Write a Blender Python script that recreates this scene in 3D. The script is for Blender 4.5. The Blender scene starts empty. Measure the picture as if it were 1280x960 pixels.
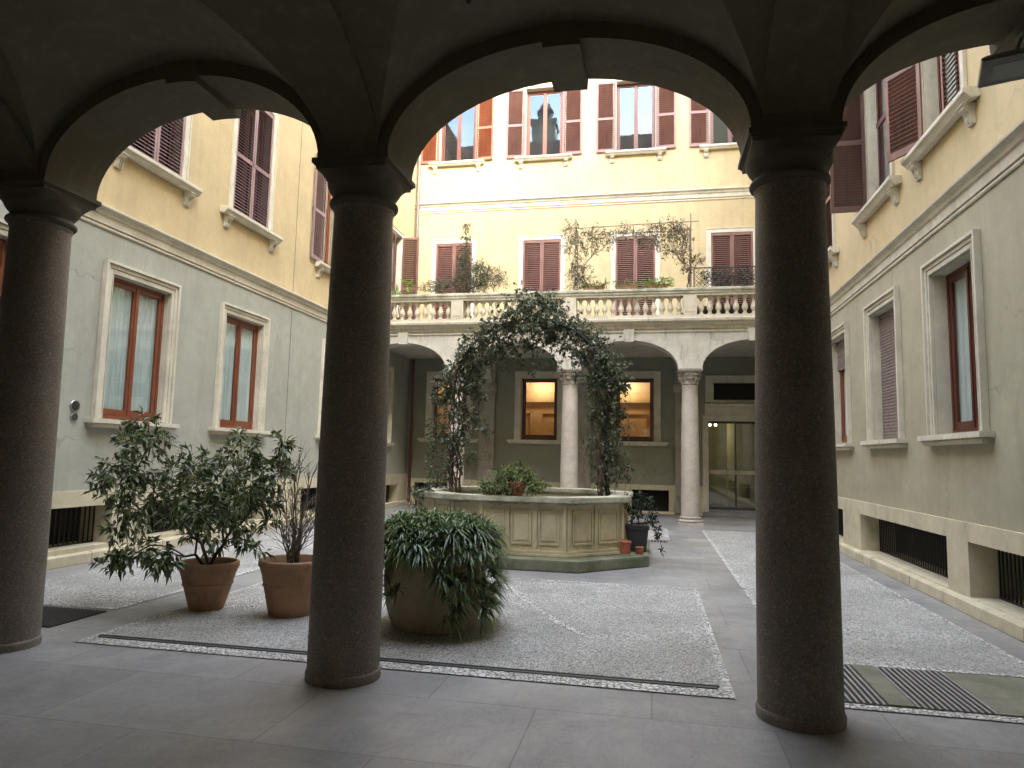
import bpy, bmesh, math, random
import numpy as np
from mathutils import Matrix, Vector, noise
R_ = math.radians
rnd = random.Random(7)
nr = np.random.default_rng(11)
scene = bpy.context.scene
COL = scene.collection
I4 = Matrix.Identity(4)

# ---------------------------------------------------------------- mesh helper
class MB:
    def __init__(s): s.v = []; s.f = []
    def add(s, vs, fs, M=None):
        n = len(s.v)
        s.v += [tuple(M @ Vector(p)) for p in vs] if M is not None else [tuple(p) for p in vs]
        s.f += [tuple(i + n for i in f) for f in fs]
        return s
    def box(s, x0, x1, y0, y1, z0, z1, M=None):
        if x0 > x1: x0, x1 = x1, x0
        if y0 > y1: y0, y1 = y1, y0
        if z0 > z1: z0, z1 = z1, z0
        v = [(x0,y0,z0),(x1,y0,z0),(x1,y1,z0),(x0,y1,z0),(x0,y0,z1),(x1,y0,z1),(x1,y1,z1),(x0,y1,z1)]
        return s.add(v, [(0,3,2,1),(4,5,6,7),(0,1,5,4),(1,2,6,5),(2,3,7,6),(3,0,4,7)], M)
    def quad(s, a, b, c, d): return s.add([a,b,c,d], [(0,1,2,3)])
    def prof(s, pts, x0, x1, M=None):
        """closed profile (y,z), counter-clockwise, swept along X"""
        n = len(pts)
        v = [(x0,p[0],p[1]) for p in pts] + [(x1,p[0],p[1]) for p in pts]
        f = [(i,(i+1)%n,(i+1)%n+n,i+n) for i in range(n)]
        f += [tuple(range(n))[::-1], tuple(range(n,2*n))]
        return s.add(v, f, M)
    def poly(s, pts, z0, z1):
        n = len(pts)
        v = [(p[0],p[1],z0) for p in pts] + [(p[0],p[1],z1) for p in pts]
        f = [(i,(i+1)%n,(i+1)%n+n,i+n) for i in range(n)] + [tuple(range(n))[::-1], tuple(range(n,2*n))]
        return s.add(v, f)
    def lathe(s, pr, seg=24, M=None, cap=True):
        v = []; f = []; m = len(pr)
        for k in range(seg):
            a = 2*math.pi*k/seg; c, d = math.cos(a), math.sin(a)
            v += [(r*c, r*d, z) for r, z in pr]
        for k in range(seg):
            k2 = (k+1) % seg
            for j in range(m-1): f.append((k*m+j, k2*m+j, k2*m+j+1, k*m+j+1))
        if cap:
            f.append(tuple(k*m for k in range(seg))[::-1]); f.append(tuple(k*m+m-1 for k in range(seg)))
        return s.add(v, f, M)
    def tube(s, pts, rad, seg=6):
        pts = [Vector(p) for p in pts]
        if not hasattr(rad, '__len__'): rad = [rad]*len(pts)
        v = []; f = []; n = len(pts); up = None
        for i, p in enumerate(pts):
            t = (pts[min(i+1,n-1)] - pts[max(i-1,0)])
            if t.length < 1e-9: t = Vector((0,0,1))
            t.normalize()
            if up is None: up = t.orthogonal()
            up = (up - t*up.dot(t));
            if up.length < 1e-6: up = t.orthogonal()
            up.normalize(); b = t.cross(up)
            for k in range(seg):
                a = 2*math.pi*k/seg
                v.append(p + (up*math.cos(a) + b*math.sin(a))*rad[i])
        for i in range(n-1):
            for k in range(seg):
                k2 = (k+1) % seg
                f.append((i*seg+k, i*seg+k2, (i+1)*seg+k2, (i+1)*seg+k))
        f.append(tuple(range(seg))[::-1]); f.append(tuple((n-1)*seg+k for k in range(seg)))
        return s.add(v, f)
    def mesh(s, name, mat, smooth=0, recalc=True, bevel=0):
        me = bpy.data.meshes.new(name)
        me.from_pydata(s.v, [], s.f)
        if recalc or bevel:
            bm = bmesh.new(); bm.from_mesh(me)
            if recalc: bmesh.ops.recalc_face_normals(bm, faces=bm.faces)
            if bevel:
                es = [e for e in bm.edges if len(e.link_faces) == 2 and e.calc_face_angle(0) > 0.9]
                try: bmesh.ops.bevel(bm, geom=es, offset=bevel, segments=2, affect='EDGES', clamp_overlap=True)
                except Exception: pass
            bm.to_mesh(me); bm.free()
        if mat: me.materials.append(mat)
        if smooth:
            for p in me.polygons: p.use_smooth = True
            if smooth > 1: me.set_sharp_from_angle(angle=R_(smooth))
        me.update()
        return me

WM = {}
def ob(name, mesh, parent=None, M=I4):
    o = bpy.data.objects.new(name, mesh); COL.objects.link(o)
    WM[o.name] = M.copy()
    if parent is not None:
        o.parent = parent; o.matrix_parent_inverse = Matrix.Identity(4)
        o.matrix_basis = WM[parent.name].inverted() @ M
    else: o.matrix_basis = M
    return o
def tag(o, label, cat=None, group=None, kind=None):
    if label: o['label'] = label
    if cat: o['category'] = cat
    if group: o['group'] = group
    if kind: o['kind'] = kind
    return o
def T(x, y, z, rz=0): return Matrix.Translation((x,y,z)) @ Matrix.Rotation(rz, 4, 'Z')
def thing(name, label, cat, M=I4, group=None):
    return tag(ob(name, None, None, M), label, cat, group)

# ---------------------------------------------------------------- materials
class NT:
    def __init__(s, name):
        s.m = bpy.data.materials.new(name); s.m.use_nodes = True
        s.t = s.m.node_tree; s.n = s.t.nodes; s.l = s.t.links
        s.b = s.n['Principled BSDF']; s.out = s.n['Material Output']
        s.pos = s.n.new('ShaderNodeNewGeometry')
    def vec(s, scale=(1,1,1), obj=False, rot=(0,0,0)):
        mp = s.n.new('ShaderNodeMapping'); mp.inputs['Scale'].default_value = scale; mp.inputs['Rotation'].default_value = rot
        if obj:
            tc = s.n.new('ShaderNodeTexCoord'); s.l.new(tc.outputs['Object'], mp.inputs['Vector'])
        else: s.l.new(s.pos.outputs['Position'], mp.inputs['Vector'])
        return mp.outputs[0]
    def noise(s, vec, scale=5, detail=4, rough=.6, dist=0):
        x = s.n.new('ShaderNodeTexNoise'); s.l.new(vec, x.inputs['Vector'])
        x.inputs['Scale'].default_value = scale; x.inputs['Detail'].default_value = detail
        x.inputs['Roughness'].default_value = rough; x.inputs['Distortion'].default_value = dist
        return x.outputs['Fac']
    def vor(s, vec, scale=5, feature='F1', out='Distance', rnd=1):
        x = s.n.new('ShaderNodeTexVoronoi'); s.l.new(vec, x.inputs['Vector']); x.feature = feature
        x.inputs['Scale'].default_value = scale; x.inputs['Randomness'].default_value = rnd
        return x.outputs[out]
    def ramp(s, fac, stops, interp='LINEAR'):
        x = s.n.new('ShaderNodeValToRGB'); s.l.new(fac, x.inputs[0]); r = x.color_ramp; r.interpolation = interp
        for i, (p, c) in enumerate(stops):
            e = r.elements[i] if i < 2 else r.elements.new(p)
            e.position = p; e.color = (c,c,c,1) if not hasattr(c, '__len__') else (*c, 1)
        return x.outputs[0]
    def mix(s, fac, a, b, mode='MIX'):
        x = s.n.new('ShaderNodeMix'); x.data_type = 'RGBA'; x.blend_type = mode
        for sock, v in ((x.inputs[0], fac), (x.inputs[6], a), (x.inputs[7], b)):
            if isinstance(v, (int, float)): sock.default_value = v
            elif isinstance(v, tuple): sock.default_value = (*v, 1)
            else: s.l.new(v, sock)
        return x.outputs[2]
    def math(s, op, a, b=0.5):
        x = s.n.new('ShaderNodeMath'); x.operation = op
        for sock, v in ((x.inputs[0], a), (x.inputs[1], b)):
            if isinstance(v, (int, float)): sock.default_value = v
            else: s.l.new(v, sock)
        return x.outputs[0]
    def sep(s, axis):
        x = s.n.new('ShaderNodeSeparateXYZ'); s.l.new(s.pos.outputs['Position'], x.inputs[0]); return x.outputs[axis]
    def bump(s, h, strength=.3, dist=.01):
        x = s.n.new('ShaderNodeBump'); x.inputs['Strength'].default_value = strength; x.inputs['Distance'].default_value = dist
        s.l.new(h, x.inputs['Height']); s.l.new(x.outputs[0], s.b.inputs['Normal']); return x
    def color(s, c):
        if isinstance(c, tuple): s.b.inputs['Base Color'].default_value = (*c, 1)
        else: s.l.new(c, s.b.inputs['Base Color'])
    def rough(s, r):
        if isinstance(r, (int, float)): s.b.inputs['Roughness'].default_value = r
        else: s.l.new(r, s.b.inputs['Roughness'])
        return s
def tint(c, k): return tuple(min(1, x*k) for x in c)

def m_stucco(name, c, streak=.5, dirt=(.25,.22,.15)):
    n = NT(name); v = n.vec()
    big = n.noise(v, .9, 5, .65); fine = n.noise(v, 9, 5, .6)
    c1 = n.mix(n.ramp(big, [(.3,0),(.72,1)]), tint(c,.84), tint(c,1.1))
    c1 = n.mix(n.math('MULTIPLY', n.ramp(n.noise(v, 3.3, 6, .75, .3), [(.42,0),(.7,1)]), .5), c1, tint(c,.76))
    c2 = n.mix(n.math('MULTIPLY', n.ramp(fine, [(.35,0),(.8,1)]), .3), c1, tint(c,.78))
    st = n.noise(n.vec((2.2,2.2,.35)), 2.0, 6, .75)
    c3 = n.mix(n.math('MULTIPLY', n.ramp(st, [(.5,0),(.78,1)]), streak), c2, tuple(a*.45+b*.45 for a, b in zip(c, dirt)))
    # hairline cracks, only here and there
    dn = n.n.new('ShaderNodeVectorMath'); dn.operation = 'MULTIPLY_ADD'; nz = n.n.new('ShaderNodeTexNoise'); n.l.new(v, nz.inputs['Vector']); nz.inputs['Scale'].default_value = 2.2; nz.inputs['Detail'].default_value = 6
    n.l.new(nz.outputs['Color'], dn.inputs[0]); dn.inputs[1].default_value = (.7,.7,.7); n.l.new(v, dn.inputs[2])
    ck = n.ramp(n.vor(dn.outputs[0], .42, 'DISTANCE_TO_EDGE'), [(.0,1),(.006,0)])
    c3 = n.mix(n.math('MULTIPLY', n.math('MULTIPLY', ck, n.ramp(n.noise(v, .45, 2), [(.5,0),(.6,1)])), .45), c3, tint(c,.4))
    # patchy damp and runs, strongest low on the wall
    run = n.ramp(n.noise(n.vec((5,5,.16)), 1.5, 6, .75), [(.52,0),(.72,1)])
    c3 = n.mix(n.math('MULTIPLY', run, .3), c3, tint(dirt,1.1))
    n.color(n.mix(n.math('MULTIPLY', n.ramp(n.noise(v, 1.7, 8, .8, .8), [(.56,0),(.62,1)]), .16), c3, tint(c,1.25))); n.rough(.88)
    n.bump(n.noise(v, 70, 4, .7), .35, .004)
    return n.m
def m_stone(name, c, dirt=.35, moss=0, speck=.15, bump=.25):
    n = NT(name); v = n.vec()
    a = n.mix(n.ramp(n.noise(v, 2.4, 6, .7), [(.3,0),(.7,1)]), tint(c,.78), tint(c,1.12))
    a = n.mix(n.math('MULTIPLY', n.ramp(n.noise(v, 38, 3, .7), [(.45,0),(.75,1)]), speck), a, tint(c,.45))
    a = n.mix(n.math('MULTIPLY', n.ramp(n.noise(n.vec((2,2,.6)), 2.6, 7, .75, .4), [(.52,0),(.75,1)]), dirt), a, tint((.30,.26,.18), .45))
    if moss: a = n.mix(n.math('MULTIPLY', n.ramp(n.noise(v, 2.1, 7, .75), [(.36,0),(.6,1)]), moss), a, (.055,.075,.028))
    n.color(a); n.rough(.8); n.bump(n.noise(v, 45, 5, .7), bump, .006)
    return n.m
def m_granite(name, c, dark=(.06,.05,.045), lightc=(.42,.36,.30), sc=.62):
    n = NT(name); v = n.vec()
    a = n.mix(n.ramp(n.noise(v, 3, 5, .7), [(.3,0),(.7,1)]), tint(c,.75), tint(c,1.15))
    a = n.mix(n.ramp(n.noise(v, 120*sc, 3, .8), [(.56,0),(.62,.75)]), a, dark)
    a = n.mix(n.ramp(n.noise(n.vec((1,1,1), rot=(1,2,3)), 95*sc, 3, .8), [(.56,0),(.63,.7)]), a, lightc)
    n.color(a); n.rough(.62); n.bump(n.noise(v, 90, 4, .8), .35, .004)
    return n.m
def m_plain(name, c, rough=.5, var=.2, sc=20, metal=0, bump=.1):
    n = NT(name); v = n.vec()
    n.color(n.mix(n.ramp(n.noise(v, sc, 5, .65), [(.3,0),(.75,1)]), tint(c,1+var), tint(c,1-var*1.4)))
    n.rough(rough); n.b.inputs['Metallic'].default_value = metal
    if bump: n.bump(n.noise(v, sc*4, 3, .6), bump, .003)
    return n.m
def m_wood(name, c, rough=.45, grain=(30,30,2)):
    n = NT(name); v = n.vec(grain, obj=True)
    a = n.mix(n.ramp(n.noise(v, 1.5, 5, .7), [(.3,0),(.75,1)]), tint(c,1.2), tint(c,.62))
    a = n.mix(n.math('MULTIPLY', n.ramp(n.noise(n.vec(), 1.4, 3, .6), [(.4,0),(.7,1)]), .35), a, tint(c,1.6))
    n.color(a); n.rough(rough); n.bump(n.noise(v, 3, 3, .6), .12, .002)
    return n.m
def m_leaf(name, a, b, cc, rough=.42, trans=.25):
    n = NT(name)
    col = n.ramp(n.pos.outputs['Random Per Island'], [(0,a),(.5,b),(.93,cc)])
    col = n.mix(n.math('MULTIPLY', n.ramp(n.noise(n.vec(), 5, 3, .6), [(.35,0),(.7,1)]), .45), col, tint(a,.6))
    n.color(col); n.rough(rough)
    tr = n.n.new('ShaderNodeBsdfTranslucent'); n.l.new(col, tr.inputs[0])
    mx = n.n.new('ShaderNodeMixShader'); mx.inputs[0].default_value = trans
    n.l.new(n.b.outputs[0], mx.inputs[1]); n.l.new(tr.outputs[0], mx.inputs[2]); n.l.new(mx.outputs[0], n.out.inputs[0])
    return n.m
def m_glass(name, base=.1, k=1.6, tintc=(.95,.97,.96), refl=(.95,.97,1)):
    n = NT(name); n.n.remove(n.b)
    tr = n.n.new('ShaderNodeBsdfTransparent'); tr.inputs[0].default_value = (*tintc, 1)
    gl = n.n.new('ShaderNodeBsdfGlossy'); gl.inputs['Roughness'].default_value = .015; gl.inputs[0].default_value = (*refl, 1)
    x = n.n.new('ShaderNodeBump'); x.inputs['Strength'].default_value = .04; x.inputs['Distance'].default_value = .02
    n.l.new(n.noise(n.vec(), 1.6, 2, .5), x.inputs['Height']); n.l.new(x.outputs[0], gl.inputs['Normal'])
    fr = n.n.new('ShaderNodeLayerWeight'); fr.inputs[0].default_value = .5
    f = n.math('ADD', n.math('MULTIPLY', n.math('POWER', fr.outputs['Facing'], 3.5), .8*k), base + .035*k)
    mx = n.n.new('ShaderNodeMixShader'); n.l.new(f, mx.inputs[0]); n.l.new(tr.outputs[0], mx.inputs[1]); n.l.new(gl.outputs[0], mx.inputs[2])
    n.l.new(mx.outputs[0], n.out.inputs[0])
    return n.m
def m_emit(name, c, s):
    n = NT(name); e = n.n.new('ShaderNodeEmission'); e.inputs[0].default_value = (*c,1); e.inputs[1].default_value = s
    n.l.new(e.outputs[0], n.out.inputs[0]); return n.m

def m_slate():
    n = NT('slate'); v = n.vec()
    a = n.ramp(n.noise(v, .8, 7, .68, .6), [(.3,(.175,.174,.175)),(.5,(.265,.26,.253)),(.7,(.385,.375,.36))])
    w = n.noise(n.vec((1,2.6,1), rot=(0,0,.6)), 1.7, 8, .72, 1.6)
    a = n.mix(n.ramp(w, [(.46,0),(.5,.16),(.54,0)]), a, (.38,.37,.36))
    a = n.mix(n.ramp(n.noise(n.vec((2.2,1,1), rot=(0,0,-.5)), 2.1, 8, .7, 1.4), [(.47,0),(.5,.22),(.53,0)]), a, (.06,.06,.062))
    a = n.mix(n.math('MULTIPLY', n.ramp(n.noise(v, .55, 4, .6), [(.5,0),(.72,1)]), .45), a, (.24,.205,.165))
    a = n.mix(n.math('MULTIPLY', n.ramp(n.noise(v, 60, 4, .8), [(.5,0),(.75,1)]), .35), a, (.30,.30,.29))
    # slab joints
    br = n.n.new('ShaderNodeTexBrick'); n.l.new(n.vec((1,1,1)), br.inputs['Vector'])
    br.inputs['Scale'].default_value = 1; br.inputs['Brick Width'].default_value = 1.45; br.inputs['Row Height'].default_value = .92
    br.inputs['Mortar Size'].default_value = .006; br.inputs['Mortar Smooth'].default_value = .3
    br.inputs['Color1'].default_value = (.84,.84,.84,1); br.inputs['Color2'].default_value = (1.12,1.12,1.12,1); br.inputs['Mortar'].default_value = (.55,.55,.55,1)
    a = n.mix(.75, a, br.outputs['Color'], 'MULTIPLY')
    n.color(a)
    n.rough(n.ramp(n.noise(v, 2.2, 5, .65), [(.3,.34),(.7,.52)]))
    h = n.math('ADD', n.noise(n.vec((1,2,1), rot=(0,0,.6)), 9, 7, .75), n.math('MULTIPLY', br.outputs['Fac'], -1.2))
    n.bump(h, .28, .01)
    return n.m
def m_cobble(name='river_cobble', bright=1.0, sc=42, green=.35, jit=.72):
    n = NT(name)
    # rows of small pebbles, bent into shallow waves
    wx = n.n.new('ShaderNodeTexNoise'); n.l.new(n.vec(), wx.inputs['Vector']); wx.inputs['Scale'].default_value = .7; wx.inputs['Detail'].default_value = 1
    add = n.n.new('ShaderNodeVectorMath'); add.operation = 'MULTIPLY_ADD'
    n.l.new(wx.outputs['Color'], add.inputs[0]); add.inputs[1].default_value = (.9,.9,0); n.l.new(n.vec(), add.inputs[2])
    mp = n.n.new('ShaderNodeMapping'); n.l.new(add.outputs[0], mp.inputs[0]); mp.inputs['Scale'].default_value = (1,1.55,.001)
    v = mp.outputs[0]
    d = n.vor(v, sc, 'F1', 'Distance', .72); cc = n.vor(v, sc, 'F1', 'Color', .72)
    e = n.vor(v, sc, 'DISTANCE_TO_EDGE', 'Distance', .72)
    hs = n.n.new('ShaderNodeSeparateColor'); n.l.new(cc, hs.inputs[0])
    peb = n.ramp(hs.outputs[0], [(0,tint((.50,.495,.47),bright)),(.25,tint((.64,.635,.61),bright)),(.6,tint((.78,.765,.73),bright)),(1,tint((.88,.865,.83),bright))])
    patch = n.noise(n.vec((1,1.4,1)), .9, 5, .65, .5)
    peb = n.mix(n.math('MULTIPLY', n.ramp(patch, [(.4,0),(.6,1)]), .45), peb, tint((.42,.42,.37),bright))
    peb = n.mix(n.math('MULTIPLY', n.ramp(n.noise(n.vec((1,1,1), rot=(0,0,2)), .7, 4, .6), [(.5,0),(.68,1)]), green), peb, (.17,.175,.11))
    a = n.mix(n.ramp(e, [(.03,0),(.12,1)]), (.12,.117,.105), peb)
    n.color(a); n.rough(.5)
    hh = n.ramp(e, [(0,0),(.12,.6),(.4,1)])
    n.bump(hh, .8, .012)
    return n.m

M = {}
def mats():
    M['yellow'] = m_stucco('yellow_stucco', (.535,.425,.24), .4)
    M['grey'] = m_stucco('grey_stucco', (.375,.38,.325), .6)
    M['grey_olive'] = m_stucco('olive_grey_stucco', (.385,.355,.25), .6)
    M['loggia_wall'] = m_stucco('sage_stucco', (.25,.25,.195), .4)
    M['trim'] = m_stone('cream_limestone', (.60,.565,.46), .35)
    M['plinth'] = m_stone('travertine', (.58,.52,.365), .5, .08)
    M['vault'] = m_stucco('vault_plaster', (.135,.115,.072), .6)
    M['archwall'] = m_stone('weathered_plaster', (.52,.50,.43), .8)
    M['granite'] = m_granite('brown_granite', (.205,.175,.145))
    M['granite_pink'] = m_granite('pink_granite', (.47,.415,.35), (.2,.16,.14), (.6,.55,.5))
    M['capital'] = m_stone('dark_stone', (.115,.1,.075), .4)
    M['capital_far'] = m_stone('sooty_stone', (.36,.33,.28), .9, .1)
    M['balustrade'] = m_stone('balustrade_stone', (.56,.51,.40), .65, .06)
    M['fountain'] = m_stone('fountain_stone', (.60,.52,.335), .5, .22)
    M['mossy'] = m_stone('mossy_stone', (.60,.57,.45), .5, .62)
    M['step'] = m_stone('wet_mossy_stone', (.25,.245,.175), .6, .7)
    M['mossy_slab'] = m_stone('mossy_slab', (.24,.23,.175), .4, .45)
    M['shutter'] = m_wood('aubergine_shutter_paint', (.195,.10,.085), .42, (6,6,1))
    M['shutter_red'] = m_wood('russet_shutter_paint', (.28,.09,.045), .5, (6,6,1))  # aubergine paint with warm sunlight put into its colour
    M['shutter_dark'] = m_wood('dark_shutter_paint', (.10,.052,.048), .42, (6,6,1))  # same shutter paint, darkened for the shade on the leaf facing the viewer
    M['shutter_mauve'] = m_wood('mauve_shutter_paint', (.25,.165,.175), .42, (6,6,1))  # aubergine paint with the pale sheen of the sky put into its colour
    M['sash'] = m_wood('red_brown_wood', (.185,.058,.028), .35)
    M['sash_dark'] = m_wood('dark_mahogany', (.10,.030,.018), .35)
    M['roller'] = m_plain('roller_slats', (.20,.155,.145), .5, .2, 8)
    M['glass'] = m_glass('window_glass', .09, 1.3)
    M['glass_sky'] = m_glass('upper_window_glass', .04, .8, refl=(.6,.8,.97))  # blue of the mirrored sky put into the reflection tint
    n = NT('curtain'); n.color(n.mix(n.ramp(n.noise(n.vec((14,14,.3)), 3, 3), [(.35,0),(.65,1)]), (.42,.51,.51), (.60,.70,.69))); n.rough(.9); M['curtain'] = n.m
    M['void'] = m_plain('dark_interior', (.02,.017,.014), .9, .2, 3, 0, 0)  # near-black colour stands for unlit depth behind openings
    M['iron'] = m_plain('black_iron', (.012,.012,.013), .55, .3, 30)
    M['iron_grey'] = m_plain('grey_iron', (.075,.073,.07), .6, .3, 30, .3)
    M['fixture'] = m_plain('grey_fixture', (.34,.33,.32), .45, .15, 20, .1)
    M['steel'] = m_plain('brushed_steel', (.35,.35,.34), .35, .1, 30, .9)
    M['terracotta'] = m_stone('terracotta', (.46,.265,.15), .95, .12, .15)
    M['terracotta_red'] = m_stone('red_terracotta', (.36,.11,.06), .3)
    M['planter'] = m_stone('earthen_planter', (.42,.33,.22), .7, .2)
    M['black_plastic'] = m_plain('dark_grey_plastic', (.035,.038,.045), .45, .15, 10)
    M['soil'] = m_plain('soil', (.045,.032,.022), .95, .4, 30, 0, .6)
    M['bark'] = m_plain('bark', (.085,.062,.042), .85, .4, 25, 0, .5)
    M['twig'] = m_plain('grey_twig', (.20,.165,.135), .85, .4, 25, 0, .4)
    M['leaf_laurel'] = m_leaf('glossy_laurel_leaf', (.055,.088,.036), (.115,.165,.066), (.36,.40,.2), .26)
    M['leaf_ivy'] = m_leaf('ivy_leaf', (.04,.062,.03), (.075,.1,.05), (.23,.25,.17), .45)
    M['leaf_strap'] = m_leaf('strap_leaf', (.045,.095,.025), (.085,.165,.045), (.25,.36,.13), .3)
    M['leaf_light'] = m_leaf('light_green_leaf', (.07,.11,.03), (.13,.18,.05), (.3,.35,.12), .5)
    M['leaf_grey'] = m_leaf('grey_green_leaf', (.06,.075,.045), (.095,.11,.07), (.2,.21,.14), .6)
    M['leaf_brown'] = m_leaf('wintry_leaf', (.075,.07,.035), (.12,.105,.06), (.25,.2,.13), .6)
    M['leaf_dark'] = m_leaf('dark_leaf', (.018,.032,.018), (.03,.05,.028), (.08,.1,.07), .45)
    M['lime'] = m_leaf('lime_leaf', (.09,.2,.02), (.16,.32,.03), (.25,.4,.06), .4)
    M['slate'] = m_slate()
    M['cobble'] = m_cobble()
    M['cobble_edge'] = m_cobble('white_cobble', 1.08, 24, 0)
    M['lead'] = m_plain('lead_pipe', (.17,.15,.13), .5, .2, 8, .3)
    M['redpipe'] = m_plain('brown_pipe', (.12,.045,.032), .5, .2, 8)
    M['roof'] = m_plain('roof_tile', (.22,.12,.08), .85, .3, 4)
    M['turret'] = m_stucco('turret_render', (.36,.36,.30), .4)
    M['room'] = m_plain('ochre_room_paint', (.66,.46,.24), .8, .1, 2, 0, 0)
    M['room_dim'] = m_plain('foyer_paint', (.27,.26,.18), .6, .15, 2, 0, 0)
    M['water'] = m_plain('dark_water', (.02,.025,.015), .08, .3, 4, 0, .05)
    M['plate'] = m_plain('brass_plate', (.22,.17,.09), .45, .3, 15, .5)
    n = NT('frosted_lens'); n.color((.42,.47,.44)); n.rough(.25); M['lens'] = n.m
    M['bulb'] = m_emit('spot_bulb', (1,.8,.4), 1.2)
mats()
SKY, SKY_SAT, SUN, EXPO = .15, .36, .5, 4.38
CAMR = [[0.980345, 0.000867, -0.19729], [0.196079, 0.106443, 0.974794], [0.021846, -0.994318, 0.104181]]
BUSH = [(-5.32, 6.5, 1.88, 0.14), (-5.11, 6.4, 1.71, 0.17), (-5.59, 6.7, 1.61, 0.16), (-5.57, 6.5, 1.42, 0.18), (-5.83, 6.6, 1.25, 0.14), (-5.77, 6.8, 1.15, 0.21), (-5.19, 6.3, 1.36, 0.17), (-5.33, 6.4, 0.99, 0.17), (-5.48, 6.5, 0.77, 0.14), (-5.59, 6.9, 0.81, 0.16), (-4.94, 6.1, 0.59, 0.16), (-5.04, 6.0, 0.53, 0.13), (-5.17, 6.0, 0.48, 0.09), (-4.65, 6.0, 0.58, 0.14), (-4.56, 6.1, 0.61, 0.12), (-4.49, 5.9, 0.57, 0.12), (-5.2, 6.6, 1.15, 0.15), (-5.07, 6.7, 1.32, 0.17), (-4.71, 6.5, 1.41, 0.17), (-4.7, 6.8, 1.47, 0.15), (-4.63, 6.3, 1.1, 0.2), (-4.65, 6.6, 1.16, 0.22), (-5.04, 6.8, 0.84, 0.18), (-4.35, 6.2, 0.96, 0.19), (-4.29, 6.4, 1.26, 0.2), (-4.42, 6.7, 0.96, 0.22), (-4.2, 6.6, 1.38, 0.18), (-3.95, 6.3, 1.16, 0.21), (-4.16, 6.6, 0.85, 0.16), (-4.06, 6.7, 1.3, 0.18), (-3.85, 6.5, 1.07, 0.17), (-3.79, 6.6, 1.35, 0.16), (-3.77, 6.7, 1.56, 0.14), (-3.75, 6.6, 1.71, 0.1), (-3.99, 6.5, 1.59, 0.14), (-4.46, 6.9, 1.61, 0.11), (-4.35, 6.8, 1.73, 0.08), (-3.73, 6.4, 0.92, 0.1), (-3.72, 6.2, 0.64, 0.1), (-3.88, 6.3, 0.73, 0.1), (-4.63, 6.9, 0.64, 0.13), (-4.78, 6.7, 0.68, 0.13), (-3.69, 6.7, 1.39, 0.09), (-4.54, 6.9, 1.46, 0.15)]
TWIG = [(-3.72, 6.45, 1.64, 0.0), (-3.48, 6.45, 1.52, 0.0), (-3.32, 6.6, 1.45, 0.0), (-3.66, 6.45, 1.32, 0.0), (-3.6, 6.6, 1.24, 0.0), (-3.27, 6.3, 1.18, 0.0), (-3.24, 6.45, 1.33, 0.0), (-3.72, 6.45, 1.0, 0.0), (-3.55, 6.3, 0.94, 0.0), (-3.5, 6.6, 1.0, 0.0), (-3.25, 6.4, 0.94, 0.0), (-3.19, 6.45, 1.02, 0.0), (-3.8, 6.45, 0.84, 0.0), (-3.66, 6.45, 0.73, 0.0), (-3.61, 6.6, 0.67, 0.0), (-3.23, 6.45, 0.75, 0.0), (-3.08, 6.3, 0.88, 0.0), (-3.1, 6.45, 0.64, 0.0), (-3.4, 6.45, 1.41, 0.0), (-3.53, 6.4, 1.44, 0.0), (-3.4, 6.6, 1.61, 0.0), (-3.16, 6.5, 1.25, 0.0), (-3.11, 6.6, 1.01, 0.0), (-3.13, 6.5, 1.53, 0.0), (-3.74, 6.7, 1.06, 0.0), (-3.55, 6.5, 1.68, 0.0), (-3.27, 6.5, 1.74, 0.0), (-3.01, 6.45, 1.34, 0.0), (-3.82, 6.6, 1.19, 0.0)]
IVY = [(-2.24, 12.0, 4.28, 0.37), (-1.87, 12.1, 4.26, 0.35), (-2.43, 11.9, 4.01, 0.34), (-1.59, 12.0, 3.99, 0.34), (-2.01, 11.8, 3.91, 0.36), (-2.74, 12.0, 3.86, 0.32), (-3.0, 12.0, 3.68, 0.32), (-3.21, 12.0, 3.46, 0.32), (-3.41, 12.0, 3.24, 0.32), (-1.29, 12.1, 3.86, 0.28), (-1.03, 12.0, 3.65, 0.31), (-0.8, 11.9, 3.4, 0.33), (-0.66, 12.0, 3.09, 0.36), (-0.69, 12.0, 2.75, 0.36), (-0.89, 11.8, 3.0, 0.25), (-3.61, 12.0, 2.91, 0.29), (-3.7, 12.0, 2.52, 0.26), (-3.68, 12.0, 2.09, 0.25), (-3.22, 12.1, 3.04, 0.26), (-3.03, 12.1, 2.68, 0.19), (-2.93, 12.0, 3.24, 0.23), (-0.79, 12.0, 2.36, 0.33), (-0.78, 12.0, 1.95, 0.3), (-0.71, 12.0, 1.54, 0.28), (-0.8, 12.0, 1.24, 0.19), (-1.01, 12.0, 1.78, 0.19), (-3.41, 12.0, 2.38, 0.26), (-3.35, 12.0, 1.88, 0.21), (-3.47, 12.0, 1.45, 0.19), (-3.78, 12.0, 1.3, 0.2), (-3.62, 12.0, 1.12, 0.2), (-3.79, 12.0, 1.66, 0.16), (-2.46, 12.1, 3.59, 0.23), (-2.66, 12.0, 3.49, 0.2), (-2.04, 12.0, 3.59, 0.23), (-1.73, 12.0, 3.65, 0.2), (-1.42, 12.0, 3.56, 0.2), (-1.19, 12.0, 3.44, 0.21), (-0.47, 12.0, 2.88, 0.17), (-0.5, 12.0, 2.34, 0.17), (-0.52, 12.0, 1.39, 0.19), (-3.11, 12.0, 2.31, 0.14), (-2.9, 12.0, 2.03, 0.14)]
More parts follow.
